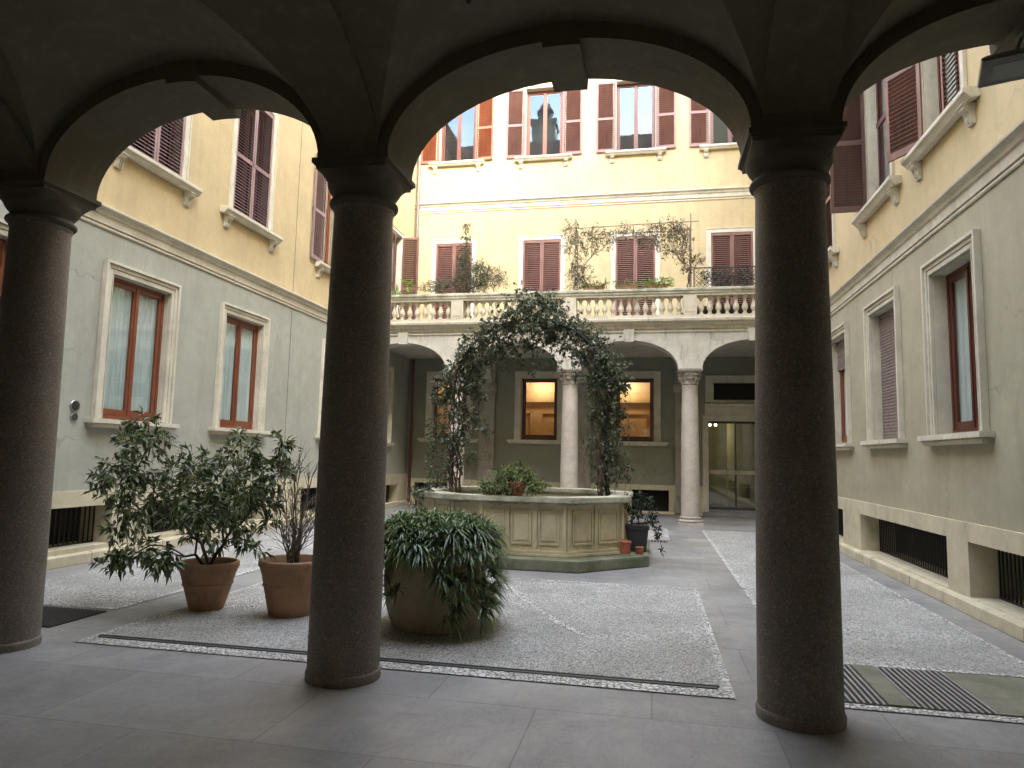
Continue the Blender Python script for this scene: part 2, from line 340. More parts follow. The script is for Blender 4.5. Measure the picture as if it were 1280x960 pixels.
POTPLANT = [(-2.32, 10.4, 1.22, 0.18), (-2.07, 10.4, 1.3, 0.2), (-1.83, 10.4, 1.26, 0.17), (-2.41, 10.4, 1.06, 0.11), (-1.95, 10.4, 1.4, 0.12), (-1.7, 10.4, 1.17, 0.11), (-2.13, 10.4, 1.07, 0.15), (-2.5, 10.4, 1.14, 0.1), (-2.25, 10.4, 0.91, 0.06), (-1.58, 10.4, 1.23, 0.07)]
CYP = [(-5.22, 18.7, 8.09, 0.12), (-5.21, 18.7, 7.78, 0.14), (-5.22, 18.7, 7.46, 0.16), (-5.23, 18.7, 7.11, 0.21), (-5.25, 18.7, 6.76, 0.28), (-5.17, 18.7, 6.45, 0.32), (-4.85, 18.7, 6.91, 0.28), (-4.66, 18.7, 6.67, 0.3), (-4.77, 18.7, 6.39, 0.27)]
TERR = [(-4.27, 18.7, 6.7, 0.25), (-4.13, 18.7, 6.54, 0.23), (-4.42, 18.7, 6.5, 0.21), (-6.19, 18.7, 6.41, 0.16), (-5.88, 18.7, 6.47, 0.21), (-5.57, 18.7, 6.44, 0.23), (-6.43, 18.7, 6.39, 0.14), (-5.99, 18.7, 6.36, 0.19)]
PERG = [(-2.21, 18.4, 7.86, 0.22), (-1.99, 18.4, 7.73, 0.22), (-2.14, 18.4, 7.47, 0.2), (-1.86, 18.4, 7.39, 0.22), (-2.03, 18.4, 7.06, 0.2), (-2.16, 18.4, 6.74, 0.18), (-1.98, 18.4, 6.62, 0.22), (-1.85, 18.4, 6.44, 0.26), (-2.06, 18.4, 6.36, 0.22), (-1.65, 18.4, 7.72, 0.2), (-1.43, 18.4, 7.55, 0.2), (-1.6, 18.4, 7.32, 0.2), (-1.24, 18.4, 7.7, 0.18), (-0.96, 18.4, 7.76, 0.18), (-0.66, 18.4, 7.81, 0.18), (-0.36, 18.4, 7.77, 0.18), (-0.07, 18.4, 7.8, 0.18), (-0.74, 18.4, 7.46, 0.13), (-1.17, 18.4, 7.43, 0.18), (0.2, 18.4, 7.75, 0.2), (0.47, 18.4, 7.78, 0.2), (0.72, 18.4, 7.79, 0.2), (0.35, 18.4, 7.48, 0.22), (0.62, 18.4, 7.4, 0.22), (0.41, 18.4, 7.15, 0.18), (0.1, 18.4, 7.38, 0.18), (0.78, 18.4, 7.07, 0.18), (0.82, 18.4, 6.75, 0.18), (0.82, 18.4, 7.39, 0.2), (1.09, 18.4, 6.99, 0.13), (1.23, 18.4, 6.84, 0.11), (0.96, 18.4, 6.63, 0.13), (-0.21, 18.4, 7.52, 0.16), (0.68, 18.4, 7.66, 0.18), (-2.25, 18.4, 7.3, 0.16), (-1.81, 18.4, 6.72, 0.18)]
HEDGE = [(1.33, 18.5, 6.37, 0.18), (1.54, 18.5, 6.41, 0.22), (1.8, 18.5, 6.4, 0.22), (2.06, 18.5, 6.39, 0.22), (2.3, 18.5, 6.36, 0.22), (2.5, 18.5, 6.36, 0.2), (1.68, 18.5, 6.27, 0.2), (1.94, 18.5, 6.27, 0.2), (2.18, 18.5, 6.26, 0.2)]
BLK = [(-0.19, 11.4, 0.87, 0.16), (-0.04, 11.4, 0.78, 0.13), (-0.25, 11.4, 0.71, 0.13), (-0.34, 11.4, 0.96, 0.12), (-0.11, 11.4, 1.0, 0.12), (0.0, 11.4, 0.59, 0.09), (0.06, 11.4, 0.47, 0.08), (0.12, 11.4, 0.39, 0.05), (-0.19, 11.4, 0.59, 0.12), (0.16, 11.4, 0.17, 0.04), (-0.31, 11.4, 0.77, 0.11)]
FB = [(-1.74, 18.15, 6.17, 0.13), (-1.5, 18.15, 6.21, 0.15), (-1.29, 18.15, 6.16, 0.13), (-0.83, 18.15, 6.13, 0.11), (-0.52, 18.15, 6.14, 0.13), (-0.64, 18.15, 6.14, 0.11), (-0.04, 18.15, 6.15, 0.13), (0.18, 18.15, 6.16, 0.15), (0.34, 18.15, 6.12, 0.11)]
BIG = [(-7.07, 18.3, 6.34, 0.14)]
# ---------------------------------------------------------------- windows and wings
_cache = {}
def cached(key, fn):
    if key not in _cache: _cache[key] = fn()
    return _cache[key]

def shutter_mesh(w, h, side, mat):
    def fn():
        m = MB(); s = 1 if side == 'L' else -1; th = .018; st = .055
        def b(x0, x1, y0, y1, z0, z1): m.box(s*x0, s*x1, y0, y1, z0, z1)
        b(.002, st, -th, th, 0, h); b(w-st, w-.003, -th, th, 0, h)
        mid = h*.47
        b(st, w-st, -th, th, 0, .10); b(st, w-st, -th, th, h-.08, h); b(st, w-st, -th, th, mid-.045, mid+.045)
        dn = mat == 'shutter_dark'; a = R_(-60 if dn else -42); c, d = math.cos(a), math.sin(a)
        for za, zb in ((.10, mid-.045), (mid+.045, h-.08)):
            k = max(2, round((zb-za)/(.05 if dn else .062)))
            for q in range(k+1):
                z = za + (zb-za)*q/k
                pts = [(-.027,-.0045),(.029,-.0045),(.029,.0045),(-.027,.0045)]
                m.prof([(p[0]*c - p[1]*d, min(zb+.01, max(za-.01, z + p[0]*d + p[1]*c))) for p in pts], s*st, s*(w-st))
        b(w-.018, w+.002, th, th+.012, mid-.04, mid+.04)
        return m.mesh('shutter', M[mat])
    return cached(('sh', w, h, side, mat), fn)

def surround_mesh(w, h, kind, fw, matk='trim'):
    def fn():
        m = MB(); g = .002
        def frame(a, b, y0, y1):            # ring between inner offset a and outer offset b (3 sides)
            m.box(-w/2-b, -w/2-a, y0, y1, 0, h+b); m.box(w/2+a, w/2+b, y0, y1, 0, h+b)
            m.box(-w/2-a+g*.5, w/2+a-g*.5, y0, y1, h+a, h+b)
        if kind == 'heavy':
            frame(0, fw*.42, -.002, .03); frame(fw*.42+g, fw*.74, -.002, .045); frame(fw*.74+g, fw, -.002, .075)
            frame(0, .02, .03+g, .04)
        else:
            frame(0, fw*.8, -.002, .022); frame(fw*.8+g, fw, -.002, .04)
        # stone reveal lining
        m.box(-w/2, -w/2+.012, -.2, -.002-g, 0, h); m.box(w/2-.012, w/2, -.2, -.002-g, 0, h); m.box(-w/2+.014, w/2-.014, -.2, -.002-g, h-.012, h)
        return m.mesh('window', M[matk], bevel=.004)
    return cached(('su', w, h, kind, fw, matk), fn)

def sill_mesh(w, kind, matk='trim'):
    def fn():
        m = MB()
        if kind == 'slab':
            m.box(-w/2, w/2, -.19, .15, -.07, -.001); m.box(-w/2+.035, w/2-.035, -.01, .11, -.125, -.072)
        else:
            m.prof([(-.19,-.001),(-.19,-.06),(.05,-.13),(.10,-.13),(.14,-.08),(.17,-.06),(.17,-.001)], -w/2, w/2)
        return m.mesh('sill', M[matk], bevel=.006)
    return cached(('si', w, kind, matk), fn)

def bracket_mesh():
    def fn():
        m = MB()
        m.prof([(0,-.13),(0,-.36),(.035,-.36),(.055,-.30),(.06,-.24),(.11,-.19),(.13,-.132)], -.07, .07)
        for x in (-.045, -.005, .035): m.prof([(.03,-.34),(.05,-.345),(.07,-.30),(.072,-.24),(.12,-.185),(.10,-.18)], x, x+.018)
        m.box(-.085, .085, -.0, .14, -.15, -.131)
        return m.mesh('bracket', M['trim'], bevel=.004)
    return cached('br', fn)

def sash_mesh(w, h, mat, single=False):
    def fn():
        m = MB(); e = .012; x0, x1 = -w/2+e, w/2-e; f = .05
        m.box(x0, x0+f, -.03, .03, 0, h-e); m.box(x1-f, x1, -.03, .03, 0, h-e)
        m.box(x0+f, x1-f, -.03, .03, h-e-f, h-e); m.box(x0+f, x1-f, -.03, .035, 0, .07)
        def leaf(a, b):
            s = .06
            m.box(a, a+s, -.022, .018, .072, h-e-f-.002); m.box(b-s, b, -.022, .018, .072, h-e-f-.002)
            m.box(a+s, b-s, -.022, .018, .072, .072+.09); m.box(a+s, b-s, -.022, .018, h-e-f-.07, h-e-f-.002)
        if single: leaf(x0+f+.002, x1-f-.002)
        else:
            leaf(x0+f+.002, -.004); leaf(.004, x1-f-.002)
            m.box(-.022, .022, .019, .034, .075, h-e-f-.003)
        return m.mesh('sash', M[mat], bevel=.003)
    return cached(('sa', w, h, mat, single), fn)
def pane_mesh(w, h, mat):
    return cached(('pa', w, h, mat), lambda: MB().quad((w/2-.06,0,.1),(-w/2+.06,0,.1),(-w/2+.06,0,h-.07),(w/2-.06,0,h-.07)).mesh('pane', M[mat], recalc=False))
def curtain_mesh(w, h, split, key=0):
    def fn():
        m = MB(); n = 60; r = random.Random(int(w*100+h*7+key))
        ph = [r.uniform(0,6) for _ in range(3)]
        for a, b in (((-w/2+.03, -split), (split, w/2-.03)) if split else ((-w/2+.03, w/2-.03),)):
            row = []
            for i in range(n+1):
                x = a + (b-a)*i/n
                y = .018*math.sin(x*62+ph[0]) + .01*math.sin(x*27+ph[1])
                row.append((x, y))
            for i in range(n):
                m.quad((row[i][0],row[i][1],.03),(row[i+1][0],row[i+1][1],.03),(row[i+1][0],row[i+1][1]*.6,h-.06),(row[i][0],row[i][1]*.6,h-.06))
        return m.mesh('curtain', M['curtain'], smooth=1, recalc=False)
    return cached(('cu', w, h, split, key), fn)
def void_mesh(w, h, d=.45):
    def fn():
        m = MB(); a = w/2+.15; y0, y1 = 0, -d
        m.quad((-a,y1,-.1),(a,y1,-.1),(a,y1,h+.1),(-a,y1,h+.1)); m.quad((-a,y0,-.1),(-a,y1,-.1),(-a,y1,h+.1),(-a,y0,h+.1))
        m.quad((a,y0,-.1),(a,y1,-.1),(a,y1,h+.1),(a,y0,h+.1)); m.quad((-a,y0,h+.1),(a,y0,h+.1),(a,y1,h+.1),(-a,y1,h+.1)); m.quad((-a,y0,-.1),(a,y0,-.1),(a,y1,-.1),(-a,y1,-.1))
        return m.mesh('dark_room', M['void'], recalc=False)
    return cached(('vo', w, h), fn)
def roller_mesh(w, h, drop):
    def fn():
        m = MB(); z = h - .012; i = 0
        while z > h*(1-drop)+.03:
            m.prof([(-.006,z-.046),(.006,z-.048),(.012,z-.03),(.011,z-.014),(.002,z-.002),(-.006,z-.002)], -w/2+.02, w/2-.02); z -= .05
        m.box(-w/2+.02, w/2-.02, -.01, .012, z-.03, z-.002)
        return m.mesh('roller_shutter', M['roller'])
    return cached(('ro', w, h, drop), fn)

TW = .5      # wall thickness
class Wing:
    def __init__(s, label, F, cat='building'):
        s.F = F; s.root = thing('building', label, cat, F)
    def M(s, *a): return s.F @ T(*a)
    def part(s, name, mb, mat, **k): return ob(name, mb.mesh(name, M[mat], **k), s.root, s.F)
    def window(s, u, z, w, h, kind='light', fw=.12, sill='bracket', sillw=None, fill='sash', leaves=None, sh='shutter', sash='sash', glass='glass', curtain=.04, drop=1, key=0, void=True, trim='trim', rev=.2):
        X = s.M(u, 0, z)
        wd = ob('window', surround_mesh(w, h, kind, fw, trim), s.root, X)
        def sub(name, me, dx, dy, dz, rz=0): return ob(name, me, wd, s.M(u+dx, dy, z+dz, rz))
        if sill:
            sw = sillw or w+2*fw+.22
            sub('sill', sill_mesh(sw, sill, trim), 0, 0, 0)
            if sill == 'bracket':
                for q in (-1, 1): sub('bracket', bracket_mesh(), q*(sw/2-.2), 0, 0)
        if fill in ('sash', 'roller_half'):
            sub('sash_frame', sash_mesh(w, h, sash), 0, -rev, 0); sub('pane', pane_mesh(w, h, glass), 0, -rev, 0)
            if curtain is not None: sub('curtain', curtain_mesh(w, h, curtain, key), 0, -rev-.032, 0)
        if fill in ('roller', 'roller_half'): sub('roller_shutter', roller_mesh(w, h, drop), 0, -.13, 0)
        if void: sub('dark_room', void_mesh(w, h), 0, -TW-.001, 0) if fill != 'lit' else None
        if leaves:
            lw = w/2-.004; lh = h-.02
            yy = .0 if leaves == (0,0) else .03
            sub('shutter', shutter_mesh(lw, lh, 'L', sh), -w/2+.002, yy if leaves[0] else -.01, .01, R_(leaves[0]))
            sub('shutter', shutter_mesh(lw, lh, 'R', sh), w/2-.002, yy if leaves[1] else -.01, .01, -R_(leaves[1]))
        return wd
def wall_mb(u0, u1, z0, z1, holes, t=TW, y=0):
    m = MB(); t = -t + y if y <= 0 else -t
    xs = sorted({u0, u1, *[c for h in holes for c in h[:2] if u0 < c < u1]}); zs = sorted({z0, z1, *[c for h in holes for c in h[2:4] if z0 < c < z1]})
    for i in range(len(xs)-1):
        for j in range(len(zs)-1):
            a, b, c, d = xs[i], xs[i+1], zs[j], zs[j+1]; cx, cz = (a+b)/2, (c+d)/2
            if any(h[0] < cx < h[1] and h[2] < cz < h[3] for h in holes): continue
            m.quad((b,y,c),(a,y,c),(a,y,d),(b,y,d)); m.quad((a,t,c),(b,t,c),(b,t,d),(a,t,d))
    for h in holes:
        a, b, c, d = max(h[0],u0), min(h[1],u1), max(h[2],z0), min(h[3],z1)
        if h[0] >= u0: m.quad((a,y,c),(a,t,c),(a,t,d),(a,y,d))
        if h[1] <= u1: m.quad((b,y,c),(b,y,d),(b,t,d),(b,t,c))
        if h[2] >= z0: m.quad((a,y,c),(b,y,c),(b,t,c),(a,t,c))
        if h[3] <= z1: m.quad((a,y,d),(a,t,d),(b,t,d),(b,y,d))
    m.quad((u0,y,z0),(u0,t,z0),(u0,t,z1),(u0,y,z1)); m.quad((u1,y,z0),(u1,y,z1),(u1,t,z1),(u1,t,z0))
    m.quad((u0,y,z1),(u0,t,z1),(u1,t,z1),(u1,y,z1)); m.quad((u0,y,z0),(u1,y,z0),(u1,t,z0),(u0,t,z0))
    return m
def grille_mesh(w, h):
    def fn():
        m = MB(); n = max(2, int(w/.085))
        for i in range(n+1):
            x = -w/2 + .01 + (w-.02)*i/n
            m.box(x-.008, x+.008, -.008, .008, .01, h-.01)
        m.box(-w/2, w/2, -.012, .012, 0, .022); m.box(-w/2, w/2, -.012, .012, h-.025, h)
        return m.mesh('basement_grille', M['iron'])
    return cached(('gr', round(w,2), round(h,2)), fn)
def plinth(W, u0, u1, ztop, holes, depth=.3, mat='plinth', proud=.05, ledge=.16):
    m = wall_mb(u0, u1, 0, ztop, holes, TW, proud)
    W.part('plinth', m, mat, recalc=False)
    # worn stone ledge along the foot
    l = MB(); x = u0
    while x < u1-.01:
        b = min(x + rnd.uniform(1.1, 1.7), u1); q = rnd.uniform(-.006, .006)
        l.prof([(proud-.01,0),(proud+.085+q,0),(proud+.08+q,ledge-.03),(proud+.055+q,ledge-.003+q),(proud-.01,ledge-.001+q)], x+.002, b-.002); x = b
    W.part('foot_ledge', l, mat, bevel=.008)
    for a, b, c, d in holes:
        ob('basement_grille', grille_mesh(b-a, d-c), W.root, W.M((a+b)/2, proud-depth, c))
        v = MB(); v.box(a+.001, b-.001, -TW-.6, -TW+.002, c+.001, d-.001)
        g = W.part('basement_void', v, 'void')  # near-black block in place of the shade inside the basement
def cornice(W, u0, u1, z, k=1, mat='trim'):
    m = MB(); h = .3*k
    m.prof([(-.01,z-h),(.03,z-h),(.035,z-h*.55),(.06,z-h*.5),(.075,z-h*.3),(.13,z-h*.18),(.135,z-.02),(.10,z),(-.01,z+.02)], u0, u1)
    W.part('cornice', m, mat)
def groove(W, u0, u1, z):
    m = MB(); m.prof([(-.01,z-.018),(.02,z-.018),(.028,z),(.02,z+.018),(-.01,z+.018)], u0, u1); W.part('string_moulding', m, 'trim')
def downpipe(W, u, y, z0, z1, r=.05, mat='lead'):
    m = MB(); m.tube([(u,y,z0),(u,y,z1)], r, 12)
    z = z0+.4
    while z < z1: m.tube([(u,y,z),(u,y,z+.05)], r*1.22, 12); m.box(u-.015,u+.015,y-.12,y,z+.01,z+.03); z += 2.1
    W.part('downpipe', m, mat, smooth=40)
def shell(W, u0, u1, z1, depth, mat='yellow', back=0):
    """solid block of the wing behind its courtyard wall, with a pitched tile roof and eaves"""
    m = MB(); m.box(u0, u1, -depth, -3.8, 0, z1); m.box(u0, u1, -3.8, -TW-.003, z1-.4, z1)
    if back: m.box(u0, u1, -depth-6, -depth-.003, 0, back)  # taller unseen block added behind the wing to hold back the sun
    W.part('wing_body', m, mat)
    r = MB(); r.prof([(.55,z1+.02),(.55,z1+.12),(-depth/2,z1+2.0),(-depth-.4,z1+.12),(-depth-.4,z1+.02)], u0-.2, u1+.2)
    W.part('roof', r, 'roof')

# ---- left wing: local X = -world y, outward = +world x
XL, XR, YB = -7.85, 3.5, 21.7
FL = T(XL, 0, 0, R_(-90)); FR = T(XR, 0, 0, R_(90)); FB = T(0, YB, 0, R_(180))
L = Wing('left courtyard wing with grey ground floor, yellow upper wall and closed aubergine shutters', FL)
lw = [(6.45,'sash'),(9.36,'sash'),(12.17,'sash'),(16.25,'roller')]          # ground-floor window centres along y
W1, H1, Z1 = 1.27, 2.15, 2.02
lower = [(-y-W1/2, -y+W1/2, Z1, Z1+H1) for y, _ in lw] + [(-19.95,-19.05,1.95,4.1)]
upl = [(9.43,(0,0)),(12.15,(0,0)),(15.85,(180,178))]
UW, UH, UZ = 1.26, 2.55, 6.12
upper = [(-y-UW/2, -y+UW/2, UZ, UZ+UH) for y, _ in upl] + [(-20.55,-19.45,5.3,8.5)]
PB = [(5.5,9.05),(9.8,13.25),(14.7,17.2)]
plinth(L, -YB, .7, 1.0, [(-b, -a, .22, .78) for a, b in PB] + [(-20.9,-19.9,.1,.68)])
L.part('lower_wall', wall_mb(-YB, .7, 1.0, 4.82, lower), 'grey', recalc=False)
L.part('upper_wall', wall_mb(-YB, -5.14, 4.82, 13.5, upper), 'yellow', recalc=False)
groove(L, -YB, -5.2, 4.80); cornice(L, -18.0, -5.2, 5.10, .85)
for i, (y, f) in enumerate(lw):
    L.window(-y, Z1, W1, H1, 'heavy', .18, 'slab', None, f, rev=.11, key=i, curtain=.0 if i % 2 else .03)
for y, lv in upl: L.window(-y, UZ, UW, UH, 'light', .13, 'bracket', UW+.72, 'sash', lv, sh='shutter_mauve', curtain=None)
L.window(-19.5, 1.95, .9, 2.15, 'heavy', .16, 'slab', None, 'sash', sash='sash_dark')
L.window(-20.0, 5.3, 1.1, 3.2, 'light', .13, None, None, 'sash', (90,0), sash='sash_dark', curtain=None)
_m = MB(); _m.box(-13.95,-13.94,-.0,.006,1.0,13.4); L.part('rain_joint', _m, 'lead')
downpipe(L, -YB+.12, .12, 5.2, 13.3, .055)
shell(L, -YB-9, .7, 13.5, 9)

# ---- right wing: local X = +world y, outward = -world x
Rw = Wing('right courtyard wing with olive-grey ground floor and shutters standing open above', FR)
rw = [(8.97,'sash',1),(11.5,'roller',1),(14.15,'roller_half',.28)]
ZR, HR = 1.98, 2.01
lower = [(y-.6, y+.6, ZR, ZR+HR+.03) for y, _, _ in rw]
upr = [(9.02,(0,150)),(11.46,(0,92)),(14.86,(0,0))]
RZ, RH, RWd = 5.74, 2.55, 1.12
upper = [(y-RWd/2, y+RWd/2, RZ, RZ+RH) for y, _ in upr]
PBR = [(5.25,8.74),(9.32,12.86),(13.95,17.2)]
plinth(Rw, -.7, YB, .98, [(a, b, .17, .77) for a, b in PBR])
Rw.part('lower_wall', wall_mb(-.7, YB, .98, 4.55, lower), 'grey_olive', recalc=False)
Rw.part('upper_wall', wall_mb(5.14, YB, 4.55, 13.5, upper), 'yellow', recalc=False)
groove(Rw, 5.2, YB, 4.54); cornice(Rw, 5.2, 18.0, 4.84, .85)
for i, (y, f, d) in enumerate(rw):
    Rw.window(y, ZR, 1.2, HR+.03, 'heavy', .165, 'slab', None, f, sash='sash_dark' if i == 0 else 'sash', drop=d, key=5+i, curtain=.12, rev=.19)
for y, lv in upr:
    Rw.window(y, RZ, RWd, RH, 'light', .13, 'bracket', 1.95, 'sash', lv, sh='shutter' if y < 11 or y > 14 else 'shutter_dark', sash='sash_dark', curtain=.1, glass='glass')
shell(Rw, -.7, YB+9, 13.5, 6, back=26.8)  # back block added to shape the sun patch on the back wall

# ---- back wing: local X = -world x, outward = -world y
B = Wing('back courtyard wing, yellow with two rows of shuttered windows above the balustraded terrace', FB)
cs = [-6.45, -3.5, -.52, 2.4]
DX0, DX1 = 1.66, 3.24
lowh = [(-c-.58, -c+.58, 2.15, 4.12) for c in cs[:3]] + [(-DX1,-DX0,.1,2.8),(-DX1,-1.82,3.45,3.95)]
midh = [(-c-.62, -c+.62, 5.3, 8.62) for c in cs]
toph = [(-c-.63, -c+.63, 11.42, 13.82) for c in cs]
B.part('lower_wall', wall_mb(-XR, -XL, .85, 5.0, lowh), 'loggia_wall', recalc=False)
B.part('upper_wall', wall_mb(-XR, -XL, 5.0, 15.2, midh + toph), 'yellow', recalc=False)
_pl = [(-.5,.6,.06,.70),(6.35,7.55,.1,.72),(2.7,4.0,.06,.7)]
plinth(B, -1.5, -XL, .85, _pl, .25, 'plinth', .03, .05)
cornice(B, -XR, -XL, 10.03, .9); groove(B, -XR, -XL, 9.70)
for i, c in enumerate(cs[:3]):
    B.window(-c, 2.15, 1.16, 1.97, 'heavy', .2, 'slab', 2.0, 'lit', key=i)
for i, c in enumerate(cs):
    B.window(-c, 5.3, 1.24, 3.32, 'light', .15, None, None, 'sash', (0,0), sh='shutter', curtain=None)
    B.window(-c, 11.42, 1.26, 2.4, 'light', .1, 'bracket', 1.9, 'sash', (178,179) if i else (176,180), sh='shutter_red' if i == 0 else 'shutter', sash='sash_dark' if i != 1 else 'sash', glass='glass_sky', curtain=None)
# single-leaf sashes of the lit windows
for o in [o for o in B.root.children if o.name.startswith('window')][:3]:
    X = WM[o.name]
    ob('sash_frame', sash_mesh(1.16, 1.97, 'sash_dark', True), o, X @ T(0,-.2,0)); ob('pane', pane_mesh(1.16, 1.97, 'glass'), o, X @ T(0,-.2,0))
# pilasters behind the columns, door case, transom
for c in (-5.17, -2.1, .93):
    m = MB(); u = -c
    m.box(u-.25, u+.25, .0, .12, .35, 3.66); m.box(u-.29, u+.29, .0, .16, .051, .35)
    m.prof([(.0,3.66),(.13,3.66),(.15,3.70),(.15,3.74),(.2,3.84),(.2,3.92),(.0,3.92)], u-.3, u+.3)
    m.box(u-.25, u+.25, 0, .12, 3.92, 4.74)
    B.part('pilaster', m, 'capital_far', bevel=.006)
d = MB(); uc = -(DX0+DX1)/2; hw = (DX1-DX0)/2
for s in (-1, 1): d.box(uc+s*hw, uc+s*(hw+.17), -.02, .06, .1, 2.97); d.box(uc+s*(hw+.02), uc+s*(hw+.15), .062, .08, .12, 2.9)
d.box(uc-hw, uc+hw, -.02, .06, 2.8, 2.97); d.prof([(0,3.17),(.06,3.17),(.09,3.22),(.18,3.27),(.18,3.32),(0,3.34)], uc-hw-.26, uc+hw+.1)
d.box(uc-hw-.17, uc+hw+.1, -.02, .04, 2.975, 3.168)
u2 = -(1.82+DX1)/2; h2 = (DX1-1.82)/2
for a, b, c, e in ((u2-h2-.01,u2-h2,3.4,4.15),(u2+h2,u2+h2+.24,3.37,4.18),(u2-h2,u2+h2,3.96,4.18),(u2-h2,u2+h2,3.36,3.44)): d.box(a, b, -.02, .05, c, e)
dc = B.part('door_case', d, 'trim', bevel=.005)
s = MB(); s.box(uc-hw-.2, uc+hw+.2, -.4, .35, .0, .1); s.box(uc-hw, uc+hw, -.3, .18, .102, .17); B.part('door_step', s, 'slate', bevel=.01)
v = MB(); v.box(u2-h2+.001, u2+h2-.001, -.2, -.1, 3.451, 3.949); B.part('transom_panel', v, 'void')
# glass entrance door
dr = MB()
for a, b in ((uc-hw, uc-.0), (uc+.0, uc+hw)):
    for x in (a, b): dr.box(x-.025 if x == b else x, x if x == b else x+.025, -.16, -.12, .17, 2.8)
    dr.box(a+.026, b-.026, -.16, -.12, .17, .25); dr.box(a+.026, b-.026, -.16, -.12, 2.74, 2.8)
dro = B.part('entrance_door', dr, 'iron_grey')
ob('pane', MB().quad((uc+hw-.03,0,.25),(uc-hw+.03,0,.25),(uc-hw+.03,0,2.74),(uc+hw-.03,0,2.74)).mesh('pane', M['glass'], recalc=False), dro, B.F @ T(0,-.14,0))
hb = MB(); hb.box(uc-hw+.03, uc+hw-.03, -.118, -.09, 1.22, 1.34); hb.tube([(uc+.06,-.05,1.26),(uc+.35,-.05,1.26)], .012, 8)
ob('handle', hb.mesh('handle', M['balustrade']), dro, B.F)
# rooms behind the lit windows and the entrance foyer
def room(name, u0, u1, z0, z1, dep, mat, extras):
    m = MB(); y0, y1 = -TW-.004, -TW-dep
    m.quad((u0,y1,z0),(u1,y1,z0),(u1,y1,z1),(u0,y1,z1)); m.quad((u0,y0,z0),(u0,y1,z0),(u0,y1,z1),(u0,y0,z1)); m.quad((u1,y0,z0),(u1,y0,z1),(u1,y1,z1),(u1,y1,z0))
    m.quad((u0,y0,z0),(u1,y0,z0),(u1,y1,z0),(u0,y1,z0)); m.quad((u0,y0,z1),(u0,y1,z1),(u1,y1,z1),(u1,y0,z1))
    extras(m, y1)
    return B.part(name, m, mat, recalc=False)
def panelling(cu):
    def fn(m, y1):
        for x, w in ((cu, .7), (cu+1.0, .6), (cu-1.0, .6)):
            for a, b, c, d in ((x-w/2,x-w/2+.05,1.2,3.2),(x+w/2-.05,x+w/2,1.2,3.2),(x-w/2+.05,x+w/2-.05,3.15,3.2)): m.box(a, b, y1, y1+.06, c, d)
        m.box(cu-1.3, cu+1.3, y1, y1+.16, 3.55, 3.70)
    return fn
for c in (-6.45, -3.5, -.52):
    room('lit_room', -c-1.35, -c+1.35, 1.0, 4.6, 2.2, 'room', panelling(-c))
    l = bpy.data.lights.new('ceiling_lamp', 'POINT'); l.energy = 1.8 if c > -6 else 1.5; l.color = (1,.84,.62); l.shadow_soft_size = .12
    lo = ob('ceiling_lamp', l, B.root, B.F @ T(-c+.3, -TW-1.7, 4.15))
    pm = MB(); pm.lathe([(.0,0),(.16,0),(.18,.04),(.05,.12),(.012,.14),(.012,.24)], 16)
    ob('lamp_shade', pm.mesh('lamp_shade', M['trim'], smooth=40), B.root, B.F @ T(-c+.3, -TW-1.7, 4.32))
def foyer(m, y1):
    m.box(uc-.15, uc+.05, y1+1.4, y1+1.6, .1, 3.1); m.box(uc-.75, uc-.2, y1+.01, y1+.5, .1, 1.1); m.box(uc-.7, uc-.28, y1+.51, y1+.53, .5, .9)
    m.box(uc+.35, uc+.75, y1+.02, y1+.08, 1.3, 2.2)
fo = room('foyer', uc-1.0, uc+1.0, .1, 3.1, 3.0, 'room_dim', foyer)
for dx in (.64, .46):
    m = MB(); m.lathe([(.0,0),(.035,.01),(.04,.05),(.02,.07)], 12)
    ob('spot_lamp', m.mesh('spot_lamp', M['bulb'], smooth=40), B.root, B.F @ T(uc+dx, -TW-.9, 2.72))
l = bpy.data.lights.new('foyer_lamp', 'POINT'); l.energy = 1.1; l.color = (1,.86,.42); l.shadow_soft_size = .05
ob('foyer_lamp', l, B.root, B.F @ T(uc+.55, -TW-.9, 2.6))
downpipe(B, -XL-.16, .1, 0.1, 4.7, .05, 'redpipe')
shell(B, -XR-8, -XL+8, 15.2, 9)
# ---------------------------------------------------------------- paving (the setting)
def sheet(name, pts, z, mat, th=0):
    m = MB(); m.add([(p[0],p[1],z) for p in pts], [tuple(range(len(pts)))])
    return tag(ob(name, m.mesh(name, M[mat], recalc=False)), None, None, None, 'structure')
def rect(x0, x1, y0, y1): return [(x0,y0),(x1,y0),(x1,y1),(x0,y1)]
sheet('ground', rect(-300,300,-300,300), -.02, 'soil')
sheet('slate_paving', rect(XL-.6, XR+.6, -6.2, YB+.6), 0, 'slate')
def cobbles(pts, edge=.055):
    sheet('cobble_paving', pts, .004, 'cobble')
CX0, CX1, CY0, CY1 = -4.68, .56, 5.11, 9.25
cobbles(rect(CX0, CX1, CY0, CY1)); cobbles(rect(1.12, 3.02, 6.2, 16.95)); cobbles(rect(-7.12, -5.22, 6.2, 16.95))
cobbles(rect(-4.3, .35, 14.55, 16.95))
